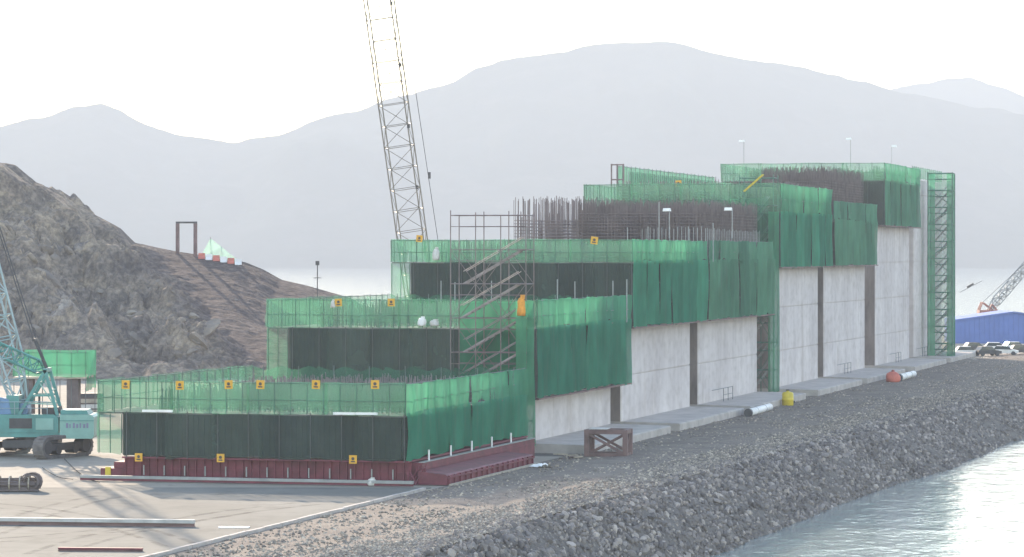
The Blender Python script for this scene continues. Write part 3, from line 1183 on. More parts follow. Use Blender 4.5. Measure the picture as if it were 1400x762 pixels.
# raised side platform on the left of the far caissons
t = row_thing("side_platform", "raised green netted side platform on thin legs with a brown end frame", "scaffold", 0, 160)
L = 60
net_sheet("guard_net", (LN, 0), (LN, L), 24.6, 26.9, "net_green", t, 0.06, 0.06, 301)
net_sheet("guard_net", (LN + 1.5, 0), (LN + 1.5, L), 24.4, 26.2, "net_green_open", t, 0.06, 0.1, 302)
posts(t, (LN + 0.1, 0.1), (LN + 0.1, L), 20.5, 27.0, 2.4, "galv_dark")
posts(t, (LN + 1.4, 0.1), (LN + 1.4, L), 20.5, 26.2, 2.4, "galv")
rails(t, [(LN + 0.1, 0), (LN + 0.1, L)], [24.5, 26.8])
m = MB()
m.box(LN, LN + 1.5, 0, L, 24.3, 24.42)
m.build("deck", "deck", t)
m = MB()
for x in (LN - 0.6, LN + 0.1, LN + 0.9):
    m.bar((x, -0.4, 21.5), (x, -0.4, 27.1), 0.09, 6)
m.bar((LN - 0.6, -0.4, 27.0), (LN + 0.9, -0.4, 27.0), 0.09, 6)
m.bar((LN - 0.6, -0.4, 25.2), (LN + 0.9, -0.4, 25.2), 0.09, 6)
m.build("end_frame", "scaffold_red", t)

# low guard net on the farthest caisson
t = row_thing("guard_rail", "short pale green guard net on top of the farthest caisson", "railing", 0, 261)
net_sheet("guard_net", (0.2, 0), (0.2, 34), 27.65, 29.4, "net_green_open", t, 0.05, 0.05, 321)
net_sheet("guard_net", (LN, 0), (LN, 34), 27.65, 29.4, "net_green_open", t, 0.05, 0.05, 322)
posts(t, (0.1, 0.1), (0.1, 34), 27.6, 29.5, 2.4, "galv_dark")
posts(t, (LN + .1, 0.1), (LN + .1, 34), 27.6, 29.5, 2.4, "galv_dark")


# ------------------------------------------------------------------ scaffold stair towers
def stair_tower(label, r0, r1, s0, s1, ztop, lift, key, bays=2, nets=(), stair_key="galv", tr=0.05, diag=True):
    t = row_thing("stair_tower", label, "scaffold", 0, s0, 0, "scaffold stair towers")
    L = s1 - s0
    me = MB().bar((0, 0, 0), (0, 0, 1), tr, 6).mesh("standard")
    me.materials.append(M[key])
    xs_ = [r0 + (r1 - r0) * k / bays for k in range(bays + 1)]
    for x in xs_:
        for y in (0, L):
            link("standard", me, t, (x, y, 0), None, (1, 1, ztop + random.uniform(-.1, .4)))
    nl = int(ztop / lift + 0.5)
    for q in range(1, nl + 1):
        z = q * lift
        m = MB()
        for y in (0, L):
            m.bar((r0, y, z), (r1, y, z), tr * 0.9, 5)
            m.bar((r0, y, z - 0.9 if q else z), (r1, y, z - 0.9), tr * 0.6, 4)
        for x in xs_:
            m.bar((x, 0, z), (x, L, z), tr * 0.9, 5)
        m.build("ledger", key, t)
        m = MB()
        dirn = 1
        if q == nl:
            continue
        xa, xb = (r0 + 0.7, r1 - 0.7) if dirn > 0 else (r1 - 0.7, r0 + 0.7)
        z0_ = z - lift
        for yy_ in (0.35, L * 0.5 - 0.05) if q % 2 else (L * 0.5 + 0.05, L - 0.35):
            m.beam((xa, yy_, z0_), (xb, yy_, z), 0.05, 0.13)
            m.bar((xa, yy_, z0_ + 1.0), (xb, yy_, z + 1.0), 0.035, 5)
        ns = 9
        ya, yb = (0.35, L * 0.5 - 0.05) if q % 2 else (L * 0.5 + 0.05, L - 0.35)
        for k in range(ns):
            u = (k + 0.5) / ns
            x = xa + (xb - xa) * u
            m.box(x - 0.13, x + 0.13, ya, yb, z0_ + lift * u - 0.02, z0_ + lift * u + 0.03)
        m.build("stair_flight", stair_key, t)
        m = MB()
        m.box(xb - 0.1 if dirn > 0 else r0, r1 if dirn > 0 else xb + 0.1, 0.1, L - 0.1, z - 0.06, z)
        m.build("landing", "plank" if stair_key == "galv" else "deck", t)
        if diag:
            m = MB()
            for k in range(bays):
                a, b = (xs_[k], xs_[k + 1]) if (q + k) % 2 else (xs_[k + 1], xs_[k])
                m.bar((a, L, z - lift), (b, L, z), tr * 0.6, 4)
                if q % 2 or bays > 2:
                    m.bar((a, 0, z - lift), (b, 0, z), tr * 0.6, 4)
            m.build("brace", key, t)
    for k, (p0, p1, z0, z1, mk) in enumerate(nets):
        net_sheet("tower_net", p0, p1, z0, z1, mk, t, 0.07, 0.08, 400 + k + int(s0))
    return t


stair_tower("red brown scaffold stair tower rising between the two nearest formworks", -4.9, 1.35, 29.4, 31.9, 19.3, 2.75, "scaffold_red", 3, tr=0.042, stair_key="stair_steel",
            nets=[((-4.9, 2.6), (1.3, 2.6), 4.0, 12.3, "net_green"), ((1.45, -0.1), (1.45, 2.7), 0.8, 12.4, "net_green"), ((0.55, -0.1), (1.45, -0.12), 0.8, 12.4, "net_green")])
stair_tower("green netted stair tower in the gap above the yellow tank", -2.6, 1.3, 139.3, 142.2, 25.0, 3.1, "scaffold_green", 2,
            nets=[((0.75, -0.15), (1.45, -0.15), 0.6, 21.0, "net_green"), ((1.45, -0.15), (1.45, 3.0), 0.6, 21.0, "net_green"), ((-3.6, -0.15), (0.7, -0.15), 15.5, 22.5, "net_green_open")])
stair_tower("slender green scaffold stair tower at the far end of the caisson row", 1.0, 4.7, 272, 275, 28.6, 2.6, "scaffold_green", 1, tr=0.09,
            nets=[((1.0, -0.1), (2.1, -0.1), 0, 28.6, "net_green"), ((3.9, -0.1), (4.7, -0.1), 0, 28.6, "net_green"), ((4.75, -0.1), (4.75, 3), 0, 28.6, "net_green"), ((1.0, 3.1), (4.7, 3.1), 0, 28.6, "net_green_open")])


# ------------------------------------------------------------------ signs on the nets
def disc(mb, cx, cz, y, r, n=14):
    mb.prism([(cx + r * math.cos(2 * math.pi * k / n), cz + r * math.sin(2 * math.pi * k / n)) for k in range(n)], y - 0.01, y, 'y')


def make_sign_mesh():
    p = MB().box(-0.30, 0.30, -0.03, 0, 0, 0.62)
    pme = p.mesh("plate"); pme.materials.append(M["sign_orange"])
    s = MB()
    disc(s, 0, 0.36, -0.034, 0.12)
    s.box(-0.16, 0.16, -0.045, -0.034, 0.1, 0.2)
    sme_ = s.mesh("symbol"); sme_.materials.append(M["sign_dark"])
    return pme, sme_


PL, SY = make_sign_mesh()


def sign(label, r, s, z, sc=1.0, tilt=0.0):
    t = row_thing("warning_sign", label, "sign", r, s, z, "orange signs tied to the nets")
    link("plate", PL, t, (0, 0, 0), (0, tilt, 0), (sc, sc, sc))
    link("symbol", SY, t, (0, 0, 0), (0, tilt, 0), (sc, sc, sc))


def r_on(px, s):
    k = (px - 700) / FPX
    # X = Ox + V.x r + U.x s ; Y = Oy + V.y r + U.y s ; X = k Y
    return (k * (ROW_O.y + U.y * s) - ROW_O.x - U.x * s) / (V.x - k * V.y)


def z_on(px, py, s):
    r = r_on(px, s)
    return CAM_H - (py - HORIZON) / FPX * row(r, s).y


ords = ["leftmost", "second from left", "third from left", "fourth from left", "fifth from left", "rightmost"]
for (px, py), o_ in zip([(172, 532), (246, 533), (313, 532), (356, 532), (432, 532), (513, 532)], ords):
    sign("orange square sign on the nearest formwork's front guard net, %s" % o_, r_on(px, -4.1), -4.12, z_on(px, py, -4.1), 1.0, random.uniform(-.06, .06))
for (px, py), o_ in zip([(190, 631), (302, 632), (483, 634)], ("leftmost", "middle", "rightmost")):
    sign("yellow square sign at the top of the red base form, %s of three" % o_, r_on(px, -4.15), -4.2, z_on(px, py, -4.15), 0.95)
for (px, py), o_ in zip([(463, 419), (535, 419)], ("left", "right")):
    sign("orange square sign high on the second formwork's front net, %s one" % o_, r_on(px, 32.3), 32.3, z_on(px, py, 32.3), 1.0, random.uniform(-.08, .08))
sign("orange square sign on the third formwork's front net right of the scaffold stair", r_on(812, 67.0), 67.0, z_on(812, 334, 67.0), 1.1, 0.12)
sign("orange square sign at the foot of the yellow boom on the third formwork's net", r_on(573, 67.0), 67.0, z_on(573, 331, 67.0), 1.0, 0.1)
sign("orange square sign hung at the top of the side platform", r_on(928, 159.5), 159.5, z_on(928, 256, 159.5), 1.3, -0.1)

# ------------------------------------------------------------------ floodlights and poles
def floodlight(label, base, h, head=True, arm=-0.5, r=0.05, group="lamp poles on the formworks"):
    t = thing("floodlight_pole", label, "lamp", base, -ROW_A, group)
    MB().bar((0, 0, 0), (0, 0, h), r, 6).build("pole", "galv", t)
    MB().bar((0, 0, h - 0.15), (arm, 0, h), r * 0.8, 5).build("arm", "galv", t)
    m = MB()
    m.prism([(-0.42, -0.16), (0.42, -0.16), (0.34, 0.16), (-0.34, 0.16)], -0.2, 0.2, 'y')
    m.v = [(x + arm, y, z + h) for x, y, z in m.v]
    m.build("lamp_head", "white_paint", t)
    m = MB().box(arm - 0.36, arm + 0.36, -0.23, -0.205, h - 0.12, h + 0.10)
    m.build("lens", "lamp_glass", t)
    return t


def pole_on(px, y0, y1, s, label, **kw):
    r = r_on(px, s)
    floodlight(label, row(r, s, z_on(px, y0, s)), z_on(px, y1, s) - z_on(px, y0, s), **kw)


pole_on(915, 326, 287, 101.6, "white floodlight on a pole before the brown rebar, left of the pair", arm=-0.25)
pole_on(1001, 326, 286, 103.0, "white floodlight on a pole before the brown rebar, right of the pair", arm=-0.4)
pole_on(1017, 262, 193, 224.6, "thin lamp pole above the rebar at the left end of the pale top net", arm=-0.3, r=0.04)
pole_on(1163, 250, 190, 226.0, "thin lamp pole standing above the middle of the pale top net", arm=-0.3, r=0.04)
pole_on(1219, 246, 200, 250.0, "small thin lamp pole above the right corner of the highest net", arm=0.35, r=0.03)
t = thing("beacon_pole", "thin beacon pole against the water left of the tall green net", "pole", at(434, 408, 380))
MB().bar((0, 0, 0), (0, 0, 4.3), 0.06, 6).build("pole", "dark_metal", t)
MB().bar((-0.45, 0, 2.4), (0.45, 0, 2.4), 0.05, 5).build("crossbar", "dark_metal", t)
MB().box(-0.22, 0.22, -0.2, 0.2, 3.9, 4.4).build("light", "dark_metal", t)
t["label"] = "thin dark beacon pole against the strip of water left of the boom"

# slim light poles standing on the second formwork
for px, y1 in ((603, 384), (622, 386), (672, 384), (762, 382), (786, 385), (838, 384), (857, 382)):
    r = r_on(px, 60)
    o = link("pole", POST["galv"], FT[1], (r, 60 - 32.5, 10.1), None, (1.4, 1.4, z_on(px, y1, 60) - 10.1))
for px, y1 in ((720, 312), (858, 311), (886, 310), (901, 276), (941, 310), (975, 305)):
    r = r_on(px, 100)
    link("pole", POST["galv"], FT[2], (r, 100 - 67.2, 15.4), None, (1.4, 1.4, z_on(px, y1, 100) - 15.4))
# grey bars above the dull green formwork by the stair tower
posts(FT[3], (-5.6, 0.2), (1.0, 0.2), 15.4, 18.9, 0.42, "galv", 0.15, "bar")
posts(FT[3], (1.0, 0.3), (1.0, 30), 15.4, 18.7, 0.9, "galv", 0.15, "bar")


# ------------------------------------------------------------------ cranes
def lattice(parent, p, q, w, h, bays, cr, br, material, twist=0.0, taper0=0.35, taper1=0.35, tl=0.12):
    p = Vector(p); q = Vector(q)
    d = (q - p); L = d.length; d.normalize()
    a = d.cross(Vector((0, 1, 0)))
    a.normalize()
    b = d.cross(a).normalized()
    a, b = a * math.cos(twist) + b * math.sin(twist), b * math.cos(twist) - a * math.sin(twist)

    def k(u):
        f = 1.0
        if u < tl:
            f = taper0 + (1 - taper0) * u / tl
        if u > 1 - tl:
            f = taper1 + (1 - taper1) * (1 - u) / tl
        return f

    def pt(u, i):
        sx, sy = ((-1, -1), (1, -1), (1, 1), (-1, 1))[i]
        return p + d * (u * L) + a * (sx * w / 2 * k(u)) + b * (sy * h / 2 * k(u))
    for i in range(4):
        m = MB()
        us = [0, tl, 1 - tl, 1]
        for u0, u1 in zip(us[:-1], us[1:]):
            m.bar(pt(u0, i), pt(u1, i), cr, 6)
        m.build("chord", material, parent)
    m = MB()
    for n_ in range(bays):
        u0, u1 = n_ / bays, (n_ + 1) / bays
        for i in range(4):
            jn = (i + 1) % 4
            m.bar(pt(u0, i), pt(u0, jn), br, 4)
            if (n_ + i) % 2:
                m.bar(pt(u0, i), pt(u1, jn), br, 4)
            else:
                m.bar(pt(u0, jn), pt(u1, i), br, 4)
    stuff(m.build("lacing", material, parent))


def crawler_track(parent, cx, ang, off, L, w, h):
    """a closed crawler track with rollers; off = sideways offset of the track centre"""
    m = MB()
    R = h / 2
    prof = []
    for k in range(9):
        t_ = math.pi / 2 + math.pi * k / 8
        prof.append((-L / 2 + R + R * math.cos(t_), R + R * math.sin(t_)))
    for k in range(9):
        t_ = -math.pi / 2 + math.pi * k / 8
        prof.append((L / 2 - R + R * math.cos(t_), R + R * math.sin(t_)))
    inner = [(x * 0.93, R + (z - R) * 0.72) for x, z in prof]
    n_ = len(prof)
    vs = []
    for y in (-w / 2, w / 2):
        vs += [(x, y, z) for x, z in prof]
        vs += [(x, y, z) for x, z in inner]
    fs = []
    for k in range(n_):
        k2 = (k + 1) % n_
        fs += [(k, k2, n_ + k2, n_ + k), (2 * n_ + k, 3 * n_ + k, 3 * n_ + k2, 2 * n_ + k2), (k, 2 * n_ + k, 2 * n_ + k2, k2), (n_ + k, n_ + k2, 3 * n_ + k2, 3 * n_ + k)]
    m.add(vs, fs)
    # grousers
    per = prof + [prof[0]]
    for (x0, z0), (x1, z1) in zip(per[:-1], per[1:]):
        ln = math.hypot(x1 - x0, z1 - z0)
        cnt = max(1, int(ln / 0.3))
        for c in range(cnt):
            u = (c + 0.5) / cnt
            x = x0 + (x1 - x0) * u; z = z0 + (z1 - z0) * u
            m.box(x - 0.05, x + 0.05, -w / 2 - 0.03, w / 2 + 0.03, z - 0.05, z + 0.05)
    piv = Matrix.Translation(Vector(cx)) @ Matrix.Rotation(ang, 4, 'Z') @ Matrix.Translation(Vector((0, off, 0)))
    m.v = [tuple(piv @ Vector(v)) for v in m.v]
    tr = m.build("track", "track_dirt", parent)
    for x in (-L / 2 + R, -L / 6, L / 6, L / 2 - R):
        r_ = R * (0.62 if abs(x) > L / 4 else 0.42)
        mm = MB().bar((x, -w / 2 + 0.05, R * (1 if abs(x) > L / 4 else 0.75)), (x, w / 2 - 0.05, R * (1 if abs(x) > L / 4 else 0.75)), r_, 14)
        mm.v = [tuple(piv @ Vector(v)) for v in mm.v]
        mm.build("roller", "dark_metal", tr)
    mm = MB().box(-L / 2 + R, L / 2 - R, -w / 2 + 0.12, w / 2 - 0.12, R * 0.7, R * 1.3)
    mm.v = [tuple(piv @ Vector(v)) for v in mm.v]
    mm.build("track_frame", "dark_metal", tr)


# teal crawler crane on the left
CX, CY = -38.3, 257.0
t = thing("crawler_crane", "teal crawler crane with pale lattice boom at the left edge of the photo", "crane", (CX, CY, 0))
TA = math.radians(62)
crawler_track(t, (0, 0, 0), TA, -3.0, 6.8, 1.0, 1.75)
crawler_track(t, (0, 0, 0), TA, 3.0, 6.8, 1.0, 1.75)
MB().box(-2.2, 2.2, -1.3, 1.3, 0.75, 1.35).build("carbody", "dark_metal", t)
MB().bar((0, 0, 1.3), (0, 0, 1.62), 1.2, 20).build("slewing_ring", "dark_metal", t)
MB().prism([(-5.2, 1.6), (2.4, 1.6), (2.4, 1.95), (-5.2, 1.95)], -1.5, 1.5, 'y').build("revolving_frame", "teal_paint", t)
h_ = MB().prism([(-3.0, 1.96), (2.3, 1.96), (2.3, 3.2), (1.9, 3.4), (-2.6, 3.4), (-3.0, 3.1)], -1.55, -0.25, 'y').build("engine_house", "teal_paint", t)
MB().box(-1.6, 0.2, -1.6, -1.56, 2.3, 3.1).build("louvre_door", "dark_metal", h_)
MB().box(0.5, 1.9, -1.6, -1.56, 2.2, 3.1).build("door", "teal_light", h_)
MB().prism([(-3.0, 1.96), (1.5, 1.96), (1.5, 3.1), (-3.0, 3.1)], 0.2, 1.5, 'y').build("engine_house", "teal_paint", t)
cw = MB().prism([(2.45, 1.5), (5.0, 1.5), (5.15, 1.7), (5.15, 3.2), (4.95, 3.4), (2.45, 3.4)], -1.9, 1.7, 'y').build("counterweight", "teal_light", t)
mm = MB()
for k, wd in enumerate((0.22, 0.12, 0.2, 0.2, 0.14, 0.22, 0.2)):
    x = 2.95 + k * 0.27
    mm.box(x, x + wd * 0.8, -1.925, -1.905, 2.35, 2.35 + (0.32 if k % 2 else 0.40))
mm.build("lettering", "lettering", cw)
MB().box(2.45, 5.16, -1.94, -1.902, 2.9, 2.96).build("seam", "teal_paint", cw)
cabm = MB().prism([(-5.0, 2.0), (-3.3, 2.0), (-3.3, 4.2), (-4.6, 4.2), (-5.1, 3.3)], -1.7, -0.4, 'y').build("cab", "teal_light", t)
MB().box(-4.7, -3.5, -1.74, -1.71, 2.9, 4.0).build("cab_window", "glass", cabm)
MB().bar((-2.4, -1.0, 3.9), (-2.4, 1.0, 3.9), 0.75, 16).build("hoist_drum", "blue_machine", t)
MB().bar((-0.7, -0.9, 3.75), (-0.7, 0.9, 3.75), 0.5, 16).build("hoist_drum", "blue_machine", t)
MB().prism([(-3.2, 3.41), (-1.5, 3.41), (-1.7, 4.6), (-2.9, 4.9)], -1.25, -1.1, 'y').build("drum_guard", "blue_machine", t)
m = MB()
for y in (-1.3, 1.3):
    m.beam((2.2, y, 3.3), (1.2, y, 6.9), 0.2, 0.25)
    m.beam((-0.9, y, 3.3), (1.2, y, 6.9), 0.2, 0.25)
    m.beam((0.1, y, 4.9), (1.75, y, 4.9), 0.14, 0.14)
m.beam((1.2, -1.4, 6.9), (1.2, 1.4, 6.9), 0.3, 0.3)
m.beam((0.1, -1.3, 4.9), (0.1, 1.3, 4.9), 0.14, 0.14)
m.build("gantry", "teal_paint", t)
m = MB()
for y in (-0.6, -0.2, 0.2, 0.6):
    m.bar((1.2, y, 6.9), (0.2, y, 9.3), 0.05, 4)
m.beam((0.2, -0.8, 9.3), (0.2, 0.8, 9.3), 0.2, 0.2)
m.build("boom_hoist_rope", "dark_metal", t)
lattice(t, (-0.6, 0, 2.7), (-0.6 - 12.2, 6, 46), 1.9, 1.7, 26, 0.085, 0.055, "boom_pale", 0.5)
m = MB()
for y in (-0.7, 0.7):
    m.bar((0.2, y, 9.3), (-12.4, 6 + y * 0.5, 45.5), 0.045, 4)
m.build("pendant", "dark_metal", t)
# handrails on the house
m = MB()
for x in (-2.5, -1.2, 0.1, 1.4):
    m.bar((x, -1.5, 3.4), (x, -1.5, 4.4), 0.03, 4)
m.bar((-2.5, -1.5, 4.4), (1.4, -1.5, 4.4), 0.03, 4)
m.bar((-2.5, -1.5, 3.9), (1.4, -1.5, 3.9), 0.025, 4)
m.build("handrail", "boom_pale", t)

lattice(t, (1.0, 0, 6.9), (-3.4, 0.5, 8.8), 1.0, 0.8, 6, 0.07, 0.045, "teal_paint", 0.2)
MB().box(-1.9, -0.9, -1.2, 0.9, 3.42, 4.9).build("winch_frame", "teal_paint", t)
MB().bar((0.7, -1.0, 3.4), (0.7, -1.0, 4.9), 0.09, 8).build("exhaust", "dark_metal", t)
MB().box(0.9, 2.2, -1.2, 1.2, 3.42, 3.95).build("radiator_box", "dark_metal", t)
m = MB()
for x in (-2.9, -2.5):
    m.beam((x, -1.62, 0.9), (x, -1.62, 3.3), 0.05, 0.05)
for k in range(7):
    m.bar((-2.9, -1.62, 1.1 + k * 0.33), (-2.5, -1.62, 1.1 + k * 0.33), 0.025, 4)
m.build("ladder", "boom_pale", t)
MB().prism([(2.46, 3.41), (4.7, 3.41), (4.5, 3.75), (2.46, 3.75)], -1.5, 1.3, 'y').build("counterweight_slab", "teal_paint", t)
m = MB()
for y in (-1.28, 1.28):
    m.beam((2.0, y, 4.2), (-0.3, y, 4.3), 0.1, 0.1)
    m.beam((2.0, y, 4.0), (0.7, y, 6.0), 0.08, 0.08)
m.beam((1.65, -1.3, 5.3), (1.65, 1.3, 5.3), 0.12, 0.12)
m.beam((0.6, -1.3, 5.9), (0.6, 1.3, 5.9), 0.12, 0.12)
m.build("gantry_brace", "teal_light", t)

# yellow lattice-boom crane standing behind the formworks
CY2 = 352.0
base = at(600, 0, CY2); base.z = 0
t = thing("lattice_boom_crane", "tall thin yellowish lattice boom crane rising behind the formworks", "crane", base)
crawler_track(t, (0, 0, 0), math.radians(80), -2.6, 7.5, 1.0, 1.6)
crawler_track(t, (0, 0, 0), math.radians(80), 2.6, 7.5, 1.0, 1.6)
MB().bar((0, 0, 0.8), (0, 0, 1.7), 1.2, 16).build("slewing_ring", "dark_metal", t)
MB().prism([(-2.5, 1.7), (6, 1.7), (6, 3.6), (5.6, 3.9), (-1.2, 3.9), (-2.5, 2.9)], -1.6, 1.6, 'y').build("house", "yellow_paint", t)
foot = at(594, 545, CY2) - base
tip = at(497, -150, CY2 - 6) - base
lattice(t, foot, tip, 2.9, 2.2, 24, 0.075, 0.034, "boom_yellow", 0.22, tl=0.1)
ml = MB()
ml.bar(at(563, 90, CY2 - 3) - base, at(599, 330, CY2 + 1) - base, 0.035, 5)
ml.bar(at(546, 30, CY2 - 3) - base, at(560, 125, CY2 - 3) - base, 0.03, 5)
ml.bar(at(599, 330, CY2 + 1) - base, Vector((4.0, 0, 3.9)), 0.035, 5)
ml.build("pendant_rope", "dark_metal", t)
bk = at(587, 240, CY2 - 2) - base
MB().bar(bk + Vector((0, 0, 0.35)), bk - Vector((0, 0, 0.35)), 0.16, 8).build("rope_socket", "dark_metal", t)
ml = MB()
for k in range(5):
    u = 0.30 + k * 0.12
    c = foot.lerp(tip, u)
    ml.box(c.x + 1.15, c.x + 1.45, c.y - 0.15, c.y + 0.15, c.z - 0.2, c.z + 0.2)
ml.build("chord_pin", "dark_metal", t)

# ------------------------------------------------------------------ things on and around the yard
# green netted platform behind the teal crane
p = ground_at(70, 584)
t = thing("netted_platform", "small green netted platform on dark posts behind the teal crane", "scaffold", (p.x, p.y, 0))
net_sheet("guard_net", (-3.6, 0), (3.3, 0), 4.7, 7.0, "net_green", t, 0.06, 0.05, 501)
net_sheet("guard_net", (3.3, 0), (3.3, 7), 3.4, 7.0, "net_green", t, 0.06, 0.05, 502)
net_sheet("guard_net", (-3.6, 7), (3.3, 7), 4.7, 7.0, "net_green", t, 0.06, 0.05, 503)
posts(t, (-3.5, 0.1), (3.2, 0.1), 0, 7.1, 1.3, "galv_dark")
posts(t, (-3.5, 6.9), (3.2, 6.9), 0, 7.1, 1.7, "galv_dark")
MB().box(-3.6, 3.3, 0.05, 6.95, 4.5, 4.66).build("deck", "plank", t)
MB().box(1.4, 2.5, 0.3, 2.0, 0.0, 4.45).build("steel_column", "rust", t)
MB().box(-3.0, -1.8, 0.5, 2.0, 0.0, 4.45).build("steel_column", "rust", t)
rails(t, [(-3.6, 0.1), (3.3, 0.1)], [5.8, 6.95])

# pile of sheets and pallets behind it
p = ground_at(122, 566)
t = thing("pallet_stack", "stack of pale boards beside the netted platform behind the teal crane", "pallets", (p.x, p.y, 0), 0.2)
for k in range(4):
    MB().box(-1.5 + random.uniform(-.15, .15), 1.4, -1.0, 1.0, 0.05 + k * 0.55, 0.45 + k * 0.55).build("board_bundle", ["plank", "grey_cloth", "plank", "dark_metal"][k], t)
    if k < 3:
        MB().box(-1.2, 1.1, -0.9, -0.7, 0.45 + k * 0.55, 0.6 + k * 0.55).build("bearer", "rust", t)

# coil of rusty rods on the left
p = ground_at(26, 673)
t = thing("rod_bundle", "rusty bundle of coiled steel rods tied with straps on the pale ground", "rod bundle", (p.x, p.y, 0.0), 0.05)
m = MB()
rb = random.Random(3)
for k in range(46):
    y = rb.uniform(-0.7, 0.7); z = 0.12 + rb.uniform(0, 0.85) * math.sqrt(max(0.1, 1 - (y / 0.9) ** 2))
    x0 = -1.9 + rb.uniform(-.2, .2); x1 = 1.25 + rb.uniform(-.25, .2)
    m.bar((x0, y, z), (x1, y + rb.uniform(-.1, .1), z + rb.uniform(-.05, .05)), 0.055, 5)
for k in range(10):
    R_ = rb.uniform(0.45, 0.62); cx = 0.75 + rb.uniform(-.15, .25); cy = rb.uniform(-.5, .5)
    prev = None
    for q in range(15):
        a = 2 * math.pi * q / 14
        c = (cx + R_ * math.cos(a), cy + 0.12 * math.sin(2 * a), 0.72 + R_ * math.sin(a))
        if prev:
            m.bar(prev, c, 0.05, 5)
        prev = c
stuff(m.build("rods", "rust", t))
m = MB()
for x in (-1.3, -0.6, 0.1, 0.7):
    prev = None
    for q in range(17):
        a = 2 * math.pi * q / 16
        c = (x, 0.82 * math.cos(a), 0.58 + 0.54 * math.sin(a))
        if prev:
            m.beam(prev, c, 0.09, 0.03)
        prev = c
    mm = m
m.build("strap", "plank", t)


# beams lying on the apron
def ibeam(name, label, pL, pR, hgt, wd, mat_top, mat_web, zb=0.06):
    d = pR - pL
    t = thing(name, label, "beam", (pL.x, pL.y, zb), math.atan2(d.y, d.x))
    L = d.length
    MB().box(0, L, -wd / 2, wd / 2, hgt * 0.5, hgt).build("top_flange", mat_top, t)
    MB().box(0, L, -0.05, 0.05, 0.06, hgt * 0.5).build("web", mat_web, t)
    MB().box(0, L, -wd / 2, wd / 2, 0, 0.06).build("bottom_flange", mat_web, t)
    return t


ibeam("steel_beam", "long pale topped steel beam lying on the concrete apron", ground_at(-60, 718), ground_at(266, 722), 0.42, 0.36, "pale_steel", "form_brown")
ibeam("steel_beam", "short brown steel beam lying near the lower left corner", ground_at(80, 755), ground_at(195, 756), 0.2, 0.3, "form_red", "form_brown")
p = ground_at(320, 723)
t = thing("white_board", "flat white board lying on the apron right of the long beam", "board", (p.x, p.y, 0.064), 0.0)
MB().box(-0.9, 0.9, -0.35, 0.35, 0, 0.05).build("board_sheet", "white_paint", t)
MB().box(-0.7, 0.6, 0.36, 0.5, 0, 0.09).build("board_edge_batten", "plank", t)

# red steel frame on the track
p = ground_at(832, 624)
t = thing("steel_frame_box", "dark red steel box frame with cross braces standing on the track", "steel frame", (p.x, p.y, 0.03), -ROW_A + 0.05)
hw, hd, hh = 1.55, 1.1, 2.15
post = MB().box(-0.19, 0.19, -0.19, 0.19, 0, hh).mesh("column"); post.materials.append(M["form_brown"])
for x in (-hw, hw):
    for y in (-hd, hd):
        link("column", post, t, (x, y, 0))
for y in (-hd, hd):
    MB().box(-hw + .2, hw - .2, y - 0.17, y + 0.17, hh - 0.36, hh - 0.003).build("top_beam", "form_brown", t)
    MB().box(-hw + .2, hw - .2, y - 0.15, y + 0.15, 0.003, 0.28).build("bottom_beam", "form_brown", t)
    MB().beam((-hw + 0.2, y, hh - 0.4), (hw - 0.2, y, 0.3), 0.16, 0.2).build("brace", "form_brown", t)
    MB().beam((hw - 0.2, y + 0.18, hh - 0.4), (-hw + 0.2, y + 0.18, 0.3), 0.1, 0.14).build("brace", "form_brown", t)
for x in (-hw, hw):
    MB().box(x - 0.15, x + 0.15, -hd + .2, hd - .2, hh - 0.34, hh - 0.005).build("side_beam", "form_brown", t)
    MB().box(x - 0.13, x + 0.13, -hd + .2, hd - .2, 0.005, 0.26).build("side_beam", "form_brown", t)
    MB().beam((x, -hd + 0.2, 0.3), (x, hd - 0.2, hh - 0.4), 0.1, 0.16).build("brace", "form_brown", t)
MB().box(-hw + 0.1, 0.0, -hd + 0.3, hd - 0.3, hh + 0.0, hh + 0.06).build("lid_plate", "grey_cloth", t)

# timber and bar scraps beside the red frame
p = ground_at(778, 628)
t = thing("timber_scrap", "loose brown timbers lying left of the red box frame", "timber", (p.x, p.y, 0.03), 0.3)
for k in range(6):
    a = random.uniform(-0.6, 0.6); l = random.uniform(0.8, 1.8)
    c = Vector((random.uniform(-1, 1), random.uniform(-.8, .8), 0.1 + 0.06 * k))
    dv = Vector((math.cos(a), math.sin(a), random.uniform(-.03, .1))) * l * 0.5
    MB().beam(c - dv, c + dv, 0.14, 0.1).build("timber", "plank" if k % 2 else "rust", t)
p = ground_at(741, 640)
t = thing("plastic_sheet", "crumpled white sheet on the shaded track beside the red base", "sheet", (p.x, p.y, 0.05), 0.4)
gx_, gy_ = np.meshgrid(np.linspace(-0.75, 0.75, 12), np.linspace(-0.6, 0.6, 10))
zc = 0.05 + 0.5 * np.abs(fbm(gx_ * 2 + 3, gy_ * 2, 3, 61)) * (1 - (gx_ / 0.8) ** 2)
me = grid_mesh("sheet", gx_ * (1 + 0.2 * gy_), gy_, zc, False); me.materials.append(M["white_paint"])
link("sheet", me, t)

